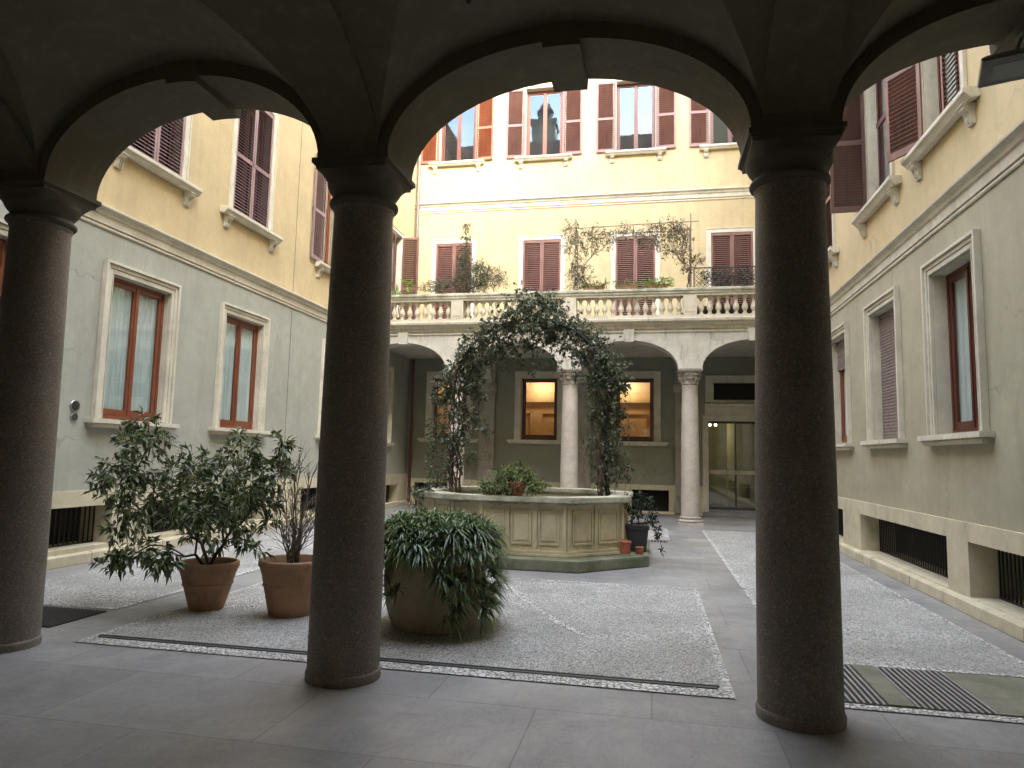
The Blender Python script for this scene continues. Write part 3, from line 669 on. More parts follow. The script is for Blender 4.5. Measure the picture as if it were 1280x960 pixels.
# rows of larger white cobbles that edge the panels and cross the middle one
m = MB()
def strip(a, b, w):
    a = Vector((a[0],a[1],0)); b = Vector((b[0],b[1],0)); n = (b-a).normalized(); s = Vector((-n.y,n.x,0))*w/2
    m.quad(*[(p.x,p.y,.008) for p in (a-s, b-s, b+s, a+s)])
e = .03
for x0, x1, y0, y1 in ((CX0,CX1,CY0,CY1),(1.12,3.02,6.2,16.95),(-7.12,-5.22,6.2,16.95),(-4.3,.35,14.55,16.95)):
    strip((x0,y0+e),(x1,y0+e),.06); strip((x0,y1-e),(x1,y1-e),.06); strip((x0+e,y0+.06),(x0+e,y1-.06),.06); strip((x1-e,y0+.06),(x1-e,y1-.06),.06)
strip((CX0+.06,5.222),(CX1-.06,5.222),.10); 
strip((1.12,5.17),(3.02,5.17),.1); strip((-7.12,5.17),(-5.22,5.17),.1); strip((1.12,9.45),(3.02,9.45),.05)
tag(ob('cobble_edging', m.mesh('cobble_edging', M['cobble_edge'], recalc=False)), None, None, None, 'structure')
# curved white seam across the middle panel
m = MB(); pts = []
for i in range(17):
    t = i/16; pts.append((-2.15 + 1.62*t, 9.2 - 2.75*t + .12*math.sin(t*6), .009))
for i in range(16):
    a, b = Vector(pts[i]), Vector(pts[i+1]); s = Vector((.05,.03,0))*(1-.5*i/16)
    m.quad(a-s, a+s, b+s, b-s)
tag(ob('cobble_seam', m.mesh('cobble_seam', M['cobble_edge'], recalc=False)), None, None, None, 'structure')
# long drain slot
d = thing('drain_channel', 'long narrow dark drain slot set in the front edge of the middle cobble panel', 'drain', T(-2.1,5.29,0))
m = MB(); x = -4.6
while x < .42:
    b = min(x+.98, .46); m.box(x+.003, b-.003, 5.285, 5.325, .004, .012); x += .98
ob('channel_grate', m.mesh('channel_grate', M['iron_grey'], bevel=.002), d)
m = MB(); m.box(-4.62,.47,5.327,5.352,.002,.0135); ob('slot', m.mesh('slot', M['void']), d)  # raised near-black strip painted for the shade of a recess
# bar gratings
def grating(name, label, x0, x1, y0, y1, plates, pitch=.042, bar=.016, axis='y', group=None, bm_='fixture'):
    g = thing(name, label, 'floor grate', T((x0+x1)/2,(y0+y1)/2,0), group)
    m = MB(); m.box(x0, x1, y0, y1, .001, .0055); ob('pit', m.mesh('pit', M['void']), g)  # flat near-black sheet painted for the shade below the bars
    m = MB()
    if axis == 'y':
        x = x0
        while x < x1: m.box(x, x+bar, y0, y1, .006, .014); x += pitch
    else:
        y = y0
        while y < y1: m.box(x0, x1, y, y+bar, .006, .014); y += pitch
    ob('bars', m.mesh('bars', M[bm_]), g)
    if plates:
        m = MB()
        for a, b in plates: m.box(a, b, y0-.004, y1+.004, .0, .017)
        ob('stone_strip', m.mesh('stone_strip', M['mossy_slab'], bevel=.003), g)
    return g
grating('floor_grate', 'bar grating with mossy stone strips in the front of the right cobble panel', 1.14, 2.2, 5.24, 6.17, [(1.55,1.72)])
grating('floor_grate', 'dark bar grating in the front of the left cobble panel', -6.2, -5.24, 5.45, 6.12, [], bm_='iron_grey')
grating('floor_grate', 'square dark grate in the slate paving between fountain and entrance door', -.7, .3, 14.2, 14.5, [], .06, .02)
for x0, x1, lb in ((2.21,3.0,'green mossy stone slab beside the right bar grating'),(-7.1,-6.22,'green mossy stone slab beside the left bar grating')):
    m = MB(); m.box(x0, x1, 5.24 if x0 > 0 else 5.45, 6.17, .0, .012); tag(ob('stone_slab', m.mesh('stone_slab', M['mossy_slab'], bevel=.003)), lb, 'slab')

# ---------------------------------------------------------------- near portico
def arch_wall(m, centers, aa, pitch, spring, rise, ztop, y0, y1, x0, x1, n=36):
    solid = []
    if not hasattr(aa, '__len__'): aa = [aa]*len(centers)
    for c, a in zip(centers, aa):
        xs = [c + a*-math.cos(math.pi*i/n) for i in range(n+1)]
        zz = [spring + rise*math.sin(math.pi*i/n) for i in range(n+1)]
        for i in range(n):
            p, q, r, s = xs[i], xs[i+1], zz[i], zz[i+1]
            m.quad((p,y0,r),(q,y0,s),(q,y0,ztop),(p,y0,ztop)); m.quad((q,y1,s),(p,y1,r),(p,y1,ztop),(q,y1,ztop))
            m.quad((q,y0,s),(p,y0,r),(p,y1,r),(q,y1,s))
    edges = [x0] + [v for c, a in zip(centers, aa) for v in (c-a, c+a)] + [x1]
    for i in range(0, len(edges), 2):
        if edges[i+1] > edges[i]: m.box(edges[i], edges[i+1], y0, y1, spring, ztop)
PC = [-5.12, -2.18, .92]; SP = 3.78; BAY = 3.1
P = thing('portico_building', 'dark vaulted portico in the foreground carried by the three granite columns', 'building', T(-2.18,2.2,0))
bc = [-6.59, -3.65, -.63, 2.47]; ba = [1.2, 1.2, 1.27, 1.27]
m = MB(); arch_wall(m, bc, ba, BAY, SP, .76, 5.3, 4.6, 5.14, -8.38, 4.0)
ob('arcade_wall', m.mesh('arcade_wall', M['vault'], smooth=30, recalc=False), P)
for c in bc[:]:
    m = MB(); pts = []
    for i in range(7):
        x = -.15 + .3*i/6; k = x/1.27; z = SP + .76*math.sqrt(1-k*k); pts.append((x, z))
    low = [(x*.88, z-.055) for x, z in pts]
    y0, y1 = 4.585, 5.2
    for i in range(6):
        (a, za), (b, zb) = low[i], low[i+1]; (a2, z2), (b2, z3) = (pts[i][0]*1.08, za+.4), (pts[i+1][0]*1.08, zb+.4)
        m.quad((c+a,y0,za),(c+b,y0,zb),(c+b2,y0,z3),(c+a2,y0,z2)); m.quad((c+b,y1,zb),(c+a,y1,za),(c+a2,y1,z2),(c+b2,y1,z3)); m.quad((c+b,y0,zb),(c+a,y0,za),(c+a,y1,za),(c+b,y1,zb))
    for k in (0, 6):
        (a, za) = low[k]; m.quad((c+a,y0,za),(c+a,y1,za),(c+pts[k][0]*1.08,y1,za+.4),(c+pts[k][0]*1.08,y0,za+.4))
    ob('keystone', m.mesh('keystone', M['vault'], recalc=False), P)
# groin vaults: bay y from -.2 to 4.6
VY, VB, VA, VR = 2.2, 2.4, 1.345, .885
for c, VA in zip(bc, [a+.075 for a in ba]):
    m = MB(); n = 26; k = 16
    for sgn in (-1, 1):
        for i in range(n):
            for j in range(k):
                def pa(ii, jj):
                    s = -math.cos(math.pi*ii/n); b = abs(s) + (1-abs(s))*jj/k
                    return (c + VA*s, VY + sgn*VB*b, SP + VR*math.sqrt(max(0,1-s*s)))
                def pb(ii, jj):
                    s = -math.cos(math.pi*ii/n); b = abs(s) + (1-abs(s))*jj/k
                    return (c + sgn*VA*b, VY + VB*s, SP + VR*math.sqrt(max(0,1-s*s)))
                m.quad(pa(i,j), pa(i+1,j), pa(i+1,j+1), pa(i,j+1)); m.quad(pb(i,j), pb(i,j+1), pb(i+1,j+1), pb(i+1,j))
    me = m.mesh('groin_vault', M['vault'], recalc=False)
    bm = bmesh.new(); bm.from_mesh(me); bmesh.ops.remove_doubles(bm, verts=bm.verts, dist=1e-4); bmesh.ops.recalc_face_normals(bm, faces=bm.faces); bm.to_mesh(me); bm.free()
    for p in me.polygons: p.use_smooth = True
    me.set_sharp_from_angle(angle=R_(14))
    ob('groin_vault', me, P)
for c in PC + [4.02]:
    m = MB(); n = 28
    for i in range(n):
        a, b = math.pi*i/n, math.pi*(i+1)/n
        ya, yb = VY - 2.4*math.cos(a), VY - 2.4*math.cos(b); za, zb = SP + .80*math.sin(a), SP + .80*math.sin(b)
        for x in (c-.21, c+.21): m.quad((x,ya,za),(x,yb,zb),(x,yb,5.0),(x,ya,5.0))
        m.quad((c-.21,ya,za),(c+.21,ya,za),(c+.21,yb,zb),(c-.21,yb,zb))
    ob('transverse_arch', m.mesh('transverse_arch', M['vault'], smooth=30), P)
m = MB(); x = XL-.4           # rear wall of the portico, with unseen doorways added to let sky light in
for a, b in ((-4.5,-3.4),(-.9,.5)): m.box(x, a, -.75, -.2, 0, 3.6); x = b
m.box(x, XR+.4, -.75, -.2, 0, 3.6); m.box(XL-.4, XR+.4, -.75, -.2, 3.6, 5.3)
ob('rear_wall', m.mesh('rear_wall', M['vault']), P)
m = MB(); m.box(XL-.4, XR+.4, -.9, 5.3, 5.302, 5.5); m.box(XL-.4, XR+.4, 4.9, 5.2, 5.502, 6.4); ob('terrace_roof', m.mesh('terrace_roof', M['archwall']), P)
RB = thing('building', 'tall rear building and turret, seen only as a roofline mirrored in the upper windows', 'building', T(-2,-6,0))
m = MB(); m.box(XL-12, XR+22, -16, -6, 0, 22.5); m.box(4, XR+22, -15.9, -8, 22.501, 28.2); ob('walls', m.mesh('walls', M['yellow']), RB)  # second, taller block added to keep sun off the lower back wall
m = MB(); m.prof([(-5.4,22.51),(-5.4,22.65),(-8.5,26.6),(-16.5,22.65),(-16.5,22.51)], XL-12.2, 3.9); ob('roof', m.mesh('roof', M['roof']), RB)
m = MB(); tx, ty = -10.2, -20
m.box(tx-1.1, tx+1.1, ty-1.1, ty+1.1, 10, 33.3); m.box(tx-1.25, tx+1.25, ty-1.25, ty+1.25, 33.301, 33.8); m.lathe([(.75,33.8),(.75,34.8),(.9,34.9),(.4,35.7),(.0,36.0)], 12, T(tx,ty,0), cap=False)
ob('turret', m.mesh('turret', M['turret']), RB)

# ---------------------------------------------------------------- columns
def near_col():
    s = [(.266,0),(.268,.05),(.262,.064),(.254,.07)]
    for i in range(13):
        t = i/12; z = .07 + (3.42-.07)*t; s.append((.2565 - .034*t**1.6, z))
    s += [(.2225,3.425),(.232,3.44),(.232,3.455)]
    return MB().lathe(s, 48, cap=True).mesh('shaft', M['granite'], smooth=35)
def near_cap():
    m = MB()
    pr = [(.222,3.456),(.232,3.458)]
    for i in range(9): a = -math.pi/2 + math.pi*i/8; pr.append((.236+.026*math.cos(a), 3.490+.026*math.sin(a)))
    pr += [(.226,3.520),(.226,3.540)]
    for i in range(8): t = i/7; pr.append((.228+.055*math.sin(t*math.pi/2), 3.545+.10*t))
    m.lathe(pr, 48, cap=False)
    # echinus turning square towards the abacus
    n = 48; rings = []
    for z, k in ((3.6,0.0),(3.645,.35),(3.685,.75),(3.70,1.)):
        ring = []
        for i in range(n):
            a = 2*math.pi*(i+.5)/n; c, s_ = math.cos(a), math.sin(a); rr = .262; q = .272/max(abs(c),abs(s_))
            r = rr*(1-k) + q*k
            ring.append((r*c, r*s_, z))
        rings.append(ring)
    v = sum(rings, []); f = []
    for j in range(3):
        for i in range(n): f.append((j*n+i, j*n+(i+1)%n, (j+1)*n+(i+1)%n, (j+1)*n+i))
    m.add(v, f)
    for h, z0, z1 in ((.274,3.70,3.725),(.284,3.726,3.742),(.300,3.743,3.779)): m.box(-h, h, -h, h, z0, z1)
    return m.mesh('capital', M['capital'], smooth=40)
shm, cpm = near_col(), near_cap()
labs = ['left granite column of the portico, standing at the left edge beside the open paving',
        'middle granite column of the portico, standing left of the fountain and overgrown planter',
        'right granite column of the portico, standing in front of the right cobble panel']
for x, lb in zip(PC, labs):
    r = thing('stone_column', lb, 'column', T(x,4.87,0), 'granite columns of the near portico')
    ob('shaft', shm, r, T(x,4.87,0)); ob('capital', cpm, r, T(x,4.87,0))

# ---------------------------------------------------------------- loggia
LG = thing('loggia', 'pale arched loggia across the back of the courtyard with balustraded terrace on top', 'loggia', T(-2.15,18.3,0))
LC = [-8.29,-5.21,-2.13,.95,4.03]; lb_ = [(LC[i]+LC[i+1])/2 for i in range(4)]
m = MB(); arch_wall(m, lb_, 1.24, 3.08, 3.93, .74, 5.04, 18.06, 18.56, -8.3, 4.0, 32)
ob('arcade_wall', m.mesh('arcade_wall', M['archwall'], smooth=30, recalc=False), LG)
def lprof(name, pts, mat):           # profile in (outward, z) along the front, outward = -y from y=18.06
    m = MB(); m.prof([(18.06-p, z) for p, z in pts], XL, XR); return ob(name, m.mesh(name, M[mat]), LG)
lprof('architrave', [(-.01,4.86),(.02,4.86),(.035,4.88),(.035,4.905),(.0,4.92),(-.01,4.92)], 'archwall')
lprof('cornice', [(-.01,4.95),(.04,4.96),(.06,5.02),(.13,5.06),(.15,5.10),(.22,5.13),(.23,5.19),(.2,5.21),(-.01,5.22)], 'balustrade')
for c in lb_:
    m = MB(); m.add([(c-.12,17.99,4.62),(c+.12,17.99,4.62),(c+.15,17.99,4.955),(c-.15,17.99,4.955),(c-.12,18.3,4.62),(c+.12,18.3,4.62),(c+.15,18.3,4.955),(c-.15,18.3,4.955)], [(0,1,2,3),(4,7,6,5),(0,4,5,1),(1,5,6,2),(0,3,7,4)])
    ob('keystone', m.mesh('keystone', M['archwall'], bevel=.006), LG)
m = MB(); m.box(XL, XR, 18.57, YB-.002, 4.75, 5.14); ob('terrace_floor', m.mesh('terrace_floor', M['archwall']), LG)
for c in LC[1:4]:
    m = MB(); n = 16
    for i in range(n):
        a, b = math.pi*i/n, math.pi*(i+1)/n; yc, h = 20.08, 1.48
        ya, yb, za, zb = yc-h*math.cos(a), yc-h*math.cos(b), 3.94+.6*math.sin(a), 3.94+.6*math.sin(b)
        for x in (c-.18, c+.18): m.quad((x,ya,za),(x,yb,zb),(x,yb,4.749),(x,ya,4.749))
        m.quad((c-.18,ya,za),(c+.18,ya,za),(c+.18,yb,zb),(c-.18,yb,zb))
    ob('cross_arch', m.mesh('cross_arch', M['archwall']), LG)
# balustrade
m = MB(); m.box(XL, XR, 17.95, 18.27, 5.221, 5.30); ob('balustrade_base', m.mesh('balustrade_base', M['balustrade'], bevel=.008), LG)
m = MB(); m.prof([(18.30,5.86),(18.30,5.90),(18.33,5.93),(18.33,5.985),(18.30,6.0),(17.93,6.0),(17.90,5.985),(17.90,5.93),(17.93,5.90),(17.93,5.86)], XL, XR); ob('handrail', m.mesh('handrail', M['mossy']), LG)
m = MB(); m.box(XL, XR, 17.96, 18.27, 5.80, 5.859); ob('rail_underside', m.mesh('rail_underside', M['balustrade']), LG)
pm = MB(); pm.box(-.17,.17,-.16,.16,0,.498); pm.box(-.12,.12,-.172,-.161,.07,.43)
pme = pm.mesh('pedestal', M['balustrade'], bevel=.006)
for c in LC[1:4]: ob('pedestal', pme, LG, T(c,18.11,5.301))
bp = [(.07,0),(.07,.045),(.045,.05),(.05,.07),(.036,.085),(.05,.12),(.078,.17),(.082,.205),(.066,.26),(.042,.33),(.034,.375),(.046,.385),(.046,.40),(.036,.41),(.05,.43),(.068,.45),(.068,.498)]
bme = MB().lathe(bp, 14, T(0,0,0)).mesh('baluster', M['balustrade'], smooth=50)
for i in range(4):
    a, b = max(LC[i]+.17, XL+.02), min(LC[i+1]-.17, XR-.02); n = int(round((b-a)/.215))
    for k in range(n): ob('baluster', bme, LG, T(a+(b-a)*(k+.5)/n, 18.11, 5.301, rnd.uniform(0,6)))
# loggia columns
sh = [(.235,.36),(.235,.40)] + [(.232 - .036*(i/12)**1.7, .42 + 3.06*i/12) for i in range(13)] + [(.205,3.5),(.205,3.53)]
lsh = MB().lathe([(r, z-.18) if z < 1 else (r, z) for r, z in sh], 32).mesh('shaft', M['granite_pink'], smooth=40)
m = MB(); m.box(-.31,.31,-.31,.31,0,.07); m.lathe([(.28,.071)]+[(.275+.035*math.cos(a), .105+.033*math.sin(a)) for a in [(-1.5+3*i/6) for i in range(7)]]+[(.25,.14),(.245,.165)]+[(.245+.02*math.cos(a), .185+.02*math.sin(a)) for a in [(-1.5+3*i/5) for i in range(6)]]+[(.236,.21)], 32)
lbm = m.mesh('base', M['granite_pink'], smooth=40)
m = MB(); m.lathe([(.2,3.531),(.225,3.54),(.23,3.555),(.205,3.57),(.20,3.60),(.215,3.70),(.27,3.82),(.28,3.84)], 24)
for k in range(8):
    a = k*math.pi/4; X = T(0,0,0,a)
    for z, r, w in ((3.58,.215,.06),(3.68,.235,.055)):
        if z > 3.6: X = T(0,0,0,a+math.pi/8)
        m.prof([(r-.02,z),(r+.01,z),(r+.03,z+.07),(r+.065,z+.11),(r+.07,z+.09),(r+.075,z+.12),(r+.02,z+.13),(r-.02,z+.1)], -w, w, X)
for k in range(4):
    a = math.pi/4+k*math.pi/2; m.lathe([(0,-.035),(.035,-.02),(.045,0),(.035,.02),(0,.035)], 10, T(.30*math.cos(a),.30*math.sin(a),3.81,a) @ Matrix.Rotation(R_(90),4,'X'), cap=False)
m.box(-.29,.29,-.29,.29,3.851,3.89); m.box(-.31,.31,-.31,.31,3.891,3.929)
lcm = m.mesh('capital', M['capital_far'], smooth=30)
for x, lb in zip(LC[1:4], ['pale loggia column half hidden behind the left leg of the ivy arch', 'pale loggia column rising behind the middle of the fountain', 'pale loggia column between fountain and glass entrance door']):
    r = thing('stone_column', lb, 'column', T(x,18.3,0), 'pale columns of the back loggia')
    for nm, me in (('base', lbm), ('shaft', lsh), ('capital', lcm)): ob(nm, me, r, T(x,18.3,0))

# ---------------------------------------------------------------- fountain
FX, FY = -2.11, 12.0
def octo(h, c): return [(FX+x, FY+y) for x, y in ((-h+c,-h),(h-c,-h),(h,-h+c),(h,h-c),(h-c,h),(-h+c,h),(-h,h-c),(-h,-h+c))]
F = thing('fountain', 'large octagonal panelled stone basin on a mossy step in the middle of the courtyard', 'fountain', T(FX,FY,0))
m = MB(); m.poly(octo(2.07,.98), 0, .155); ob('step', m.mesh('step', M['step'], bevel=.015), F)
def ring(m, ho, co, hi, ci, z0, z1):
    o, i = octo(ho, co), octo(hi, ci)
    for k in range(8):
        k2 = (k+1) % 8; a, b, c, d = o[k], o[k2], i[k2], i[k]
        m.add([(*a,z0),(*b,z0),(*c,z0),(*d,z0),(*a,z1),(*b,z1),(*c,z1),(*d,z1)], [(0,1,5,4),(2,3,7,6),(4,5,6,7),(3,2,1,0)])
m = MB(); ring(m, 1.66,.78, 1.45,.7, .24,.90); ob('basin', m.mesh('basin', M['fountain']), F)
m = MB(); ring(m, 1.74,.81, 1.44,.7, .1551,.20); ring(m, 1.70,.795, 1.44,.7, .2001,.24); ob('basin_foot', m.mesh('basin_foot', M['fountain'], bevel=.008), F)
m = MB(); ring(m, 1.70,.795, 1.44,.69, .90,.935); ring(m, 1.78,.825, 1.43,.685, .9351,1.02); ob('rim', m.mesh('rim', M['mossy'], bevel=.012), F)
m = MB(); m.poly(octo(1.449,.7), .3, .86); ob('soil_bed', m.mesh('soil_bed', M['soil']), F)
# raised panels: frame mouldings on each face
o = octo(1.66,.78); m = MB()
for k in range(8):
    a, b = Vector((*o[k],0)), Vector((*o[(k+1)%8],0)); t = (b-a); ln = t.length; t.normalize(); n = Vector((t.y,-t.x,0))
    X = Matrix(((t.x, n.x, 0, a.x),(t.y, n.y, 0, a.y),(0,0,1,0),(0,0,0,1)))
    np_ = 4 if ln > 1.5 else 2
    m.box(0, .05, 0, .034, .241, .899, X); m.box(ln-.05, ln, 0, .034, .241, .899, X)
    for j in range(np_):
        x0 = .05 + (ln-.1)*j/np_; x1 = .05 + (ln-.1)*(j+1)/np_
        if j: m.box(x0-.03, x0+.03, 0, .028, .242, .898, X)
        x0 += .055; x1 -= .055
        for p in ((x0,x1,.32,.345),(x0,x1,.80,.825),(x0,x0+.022,.345,.80),(x1-.022,x1,.345,.80)): m.box(p[0],p[1],0,.017,p[2],p[3],X)
        m.box(x0+.05,x1-.05,0,.012,.38,.765,X)
ob('panel_moulding', m.mesh('panel_moulding', M['fountain']), F)
m = MB(); m.lathe([(.0,0),(.022,0),(.03,.02),(.03,.05),(.018,.06),(.018,.10)], 10, T(-2.62,10.345,.72) @ Matrix.Rotation(R_(90),4,'X')); ob('spout', m.mesh('spout', M['iron'], smooth=40), F)

# ---------------------------------------------------------------- pots
def pot_mesh(name, rb, rt, h, mat, rim=.05, band=True):
    pr = [(.0,.0),(rb*.96,0),(rb,.012)]
    for i in range(1, 7): pr.append((rb + (rt*.93-rb)*i/7, (h-rim*1.6)*i/7))
    if band: z = (h-rim*1.6)*.62; r = rb+(rt*.93-rb)*.62; pr = [p for p in pr if p[1] < z] + [(r,z),(r+.012,z+.005),(r+.012,z+.02),(r+.003,z+.026)] + [p for p in pr if p[1] > z+.03]
    pr += [(rt*.95,h-rim*1.5),(rt*.99,h-rim*1.2),(rt,h-rim),(rt,h-.01),(rt-.01,h),(rt-.03,h),(rt-.045,h-.03),(rt-.06,h-.12)]
    return MB().lathe(pr, 40, cap=False).mesh(name, M[mat], smooth=50)
def pot(label, x, y, rb, rt, h, mat, z=0, **k):
    p = thing('plant_pot', label, 'plant pot', T(x,y,z)); ob('pot_body', pot_mesh('pot_body', rb, rt, h, mat, **k), p, T(x,y,z))
    m = MB(); m.lathe([(0,h-.07),(rt*.5,h-.062),(rt-.045,h-.075)], 24, cap=False); ob('soil', m.mesh('soil', M['soil'], smooth=1), p, T(x,y,z)); return p
pot('terracotta pot holding the leafy laurel bush', -4.44, 6.53, .165, .295, .475, 'terracotta')
pot('wider stained terracotta pot holding the bare twiggy shrub', -3.52, 6.56, .215, .335, .54, 'terracotta')
pp = thing('planter', 'big round weathered planter overflowing with strappy green leaves in front of the fountain', 'planter', T(-2.02,6.5,0))
pr = [(0,0),(.36,0),(.40,.03),(.405,.07),(.42,.09),(.45,.2),(.475,.36),(.48,.5),(.465,.62),(.45,.70),(.465,.72),(.49,.75),(.49,.80),(.47,.81),(.43,.80),(.42,.72)]
ob('planter_body', MB().lathe(pr, 48, cap=False).mesh('planter_body', M['planter'], smooth=50), pp, T(-2.02,6.5,0))
m = MB(); m.lathe([(0,.76),(.43,.73)], 24, cap=False); ob('soil', m.mesh('soil', M['soil']), pp, T(-2.02,6.5,0))
# dark plastic square pot and two small pots on the fountain step
bpx, bpy_, bz = -.23, 11.5, .157
q = thing('plant_pot', 'dark grey square plastic pot standing on the right end of the fountain step', 'plant pot', T(bpx,bpy_,bz))
m = MB()
def taper(m, x, y, h0, h1, z0, z1):
    m.add([(x-h0,y-h0,z0),(x+h0,y-h0,z0),(x+h0,y+h0,z0),(x-h0,y+h0,z0),(x-h1,y-h1,z1),(x+h1,y-h1,z1),(x+h1,y+h1,z1),(x-h1,y+h1,z1)], [(0,3,2,1),(4,5,6,7),(0,1,5,4),(1,2,6,5),(2,3,7,6),(3,0,4,7)])
taper(m, bpx, bpy_, .14, .175, bz, bz+.34); taper(m, bpx, bpy_, .19, .195, bz+.341, bz+.40); taper(m, bpx, bpy_, .18,.18,bz+.401,bz+.41)
ob('pot_body', m.mesh('pot_body', M['black_plastic'], bevel=.012), q)
pot('small red terracotta pot with saucer on the fountain step', -.40, 11.0, .075, .095, .19, 'terracotta_red', .168, rim=.02, band=False)
m = MB(); m.lathe([(0,0),(.09,0),(.125,.012),(.12,.014),(.085,.006)], 24, cap=False); tag(ob('saucer', m.mesh('saucer', M['balustrade'], smooth=40), None, T(-.40,11.0,.156)), 'pale saucer under the small red pot on the fountain step', 'saucer')
pot('smallest terracotta pot squeezed between red pot and dark square pot', -.19, 11.12, .055, .07, .11, 'terracotta_red', .156, rim=.015, band=False)
pot('terracotta pot half buried in foliage on the fountain rim', -2.0, 10.42, .09, .13, .2, 'terracotta_red', 1.021, rim=.03, band=False)

# ---------------------------------------------------------------- foliage generators
def leaves_mesh(name, mat, clumps, per, ln, wd, droop=.3, fill=1.0, out=.5, seed=0, fold=.25):
    """many separate folded leaves spread unevenly through a cloud of clumps (x,y,z,r)"""
    g = np.random.default_rng(seed); P_ = []; Fc = []
    tot = sum(c[3]**2 for c in clumps)
    cen = []; dr = []
    for c in clumps:
        k = int(per * (c[3]**2/tot) * g.uniform(.75,1.25)) + 4
        d = g.normal(size=(k,3)); d /= np.linalg.norm(d,axis=1)[:,None]
        # sprays: leaves sit along little shoots
        ns = max(3, k//9); sd = g.normal(size=(ns,3)); sd /= np.linalg.norm(sd,axis=1)[:,None]
        idx = g.integers(0, ns, k); t = g.random(k)**.6*1.12
        p = np.array(c[:3]) + sd[idx]*c[3]*t[:,None]*fill + g.normal(size=(k,3))*c[3]*.09
        cen.append(p); dr.append(sd[idx]*out + d*.75)
    cen = np.concatenate(cen); dr = np.concatenate(dr); n = len(cen)
    dr[:,2] -= droop; dr /= np.linalg.norm(dr,axis=1)[:,None]
    side = np.cross(dr, g.normal(size=(n,3))*.6 + np.array([0,0,1.])); side /= np.linalg.norm(side,axis=1)[:,None]+1e-9
    up = np.cross(side, dr)
    L_ = ln*g.uniform(.45,1.3,n)[:,None]; W_ = wd*g.uniform(.7,1.2,n)[:,None]
    a = cen; b1 = cen + dr*L_*.42 + side*W_*.5 + up*W_*fold; b2 = cen + dr*L_*.42 - side*W_*.5 + up*W_*fold
    mid = cen + dr*L_*.5; tip = cen + dr*L_ - np.array([0,0,1.])*L_*.12
    V = np.stack([a,b1,tip,b2,mid],1).reshape(-1,3)
    base = np.arange(n)*5
    f1 = np.stack([base,base+1,base+4],1); f2 = np.stack([base+1,base+2,base+4],1); f3 = np.stack([base+2,base+3,base+4],1); f4 = np.stack([base+3,base,base+4],1)
    Fa = np.concatenate([f1,f2,f3,f4])
    me = bpy.data.meshes.new(name); me.from_pydata(V.tolist(), [], Fa.tolist()); me.materials.append(M[mat]); me.update()
    return me
def grow(base, targets, r0, rt, seed=0, wob=.03, sub=5):
    g = random.Random(seed); B_ = Vector(base)
    nodes = [B_]; parent = [-1]; load = [0]
    for t in sorted([Vector(t[:3]) for t in targets], key=lambda t: (t-B_).length):
        best = min(range(len(nodes)), key=lambda i: (nodes[i]-t).length + .55*(nodes[i]-B_).length if (nodes[i]-B_).length < (t-B_).length*.9 else 1e9)
        p0 = nodes[best]; d = t-p0; n = max(2, int(d.length/.09)); n = min(n, sub*3)
        prev = best; arc = Vector((0,0,.12*d.length))
        for i in range(1, n+1):
            u = i/n; p = p0 + d*u + arc*math.sin(math.pi*u) + Vector((g.gauss(0,wob),g.gauss(0,wob),g.gauss(0,wob)))*(1 if i < n else 0)
            nodes.append(p); parent.append(prev); load.append(0); prev = len(nodes)-1
        k = prev
        while k != -1: load[k] += 1; k = parent[k]
    mx = load[0] or 1; m = MB()
    rad = [max(rt, r0*(l/mx)**.5) for l in load]
    kids = {}
    for i, p in enumerate(parent): kids.setdefault(p, []).append(i)
    done = set()
    for i in range(1, len(nodes)):
        if i in done: continue
        ch = [parent[i], i]; done.add(i)
        while True:
            ks = [k for k in kids.get(ch[-1], []) if k not in done]
            if not ks: break
            k = max(ks, key=lambda q: load[q]); ch.append(k); done.add(k)
        rr = [min(rad[c], rad[ch[1]]*1.05) for c in ch]; m.tube([nodes[c] for c in ch], rr, 6)
    return m, nodes
# ---------------------------------------------------------------- plants
def plant(name, label, base, stem, foliage, cat='plant', group=None):
    r = thing(name, label, cat, T(*base), group)
    for nm, me in stem + foliage: ob(nm, me, r)
    return r
# laurel bush
tm, _ = grow((-4.44,6.53,.41), BUSH, .03, .004, 3, .018)
plant('laurel_bush', 'sprawling glossy dark green bush growing out of the terracotta pot', (-4.44,6.53,.41), [('branches', tm.mesh('branches', M['bark'], smooth=1))],
      [('foliage', leaves_mesh('foliage', 'leaf_laurel', [(a, b, c, r*.95) for a, b, c, r in BUSH], 5200, .10, .036, .35, 1.05, .7, 5))], 'bush')
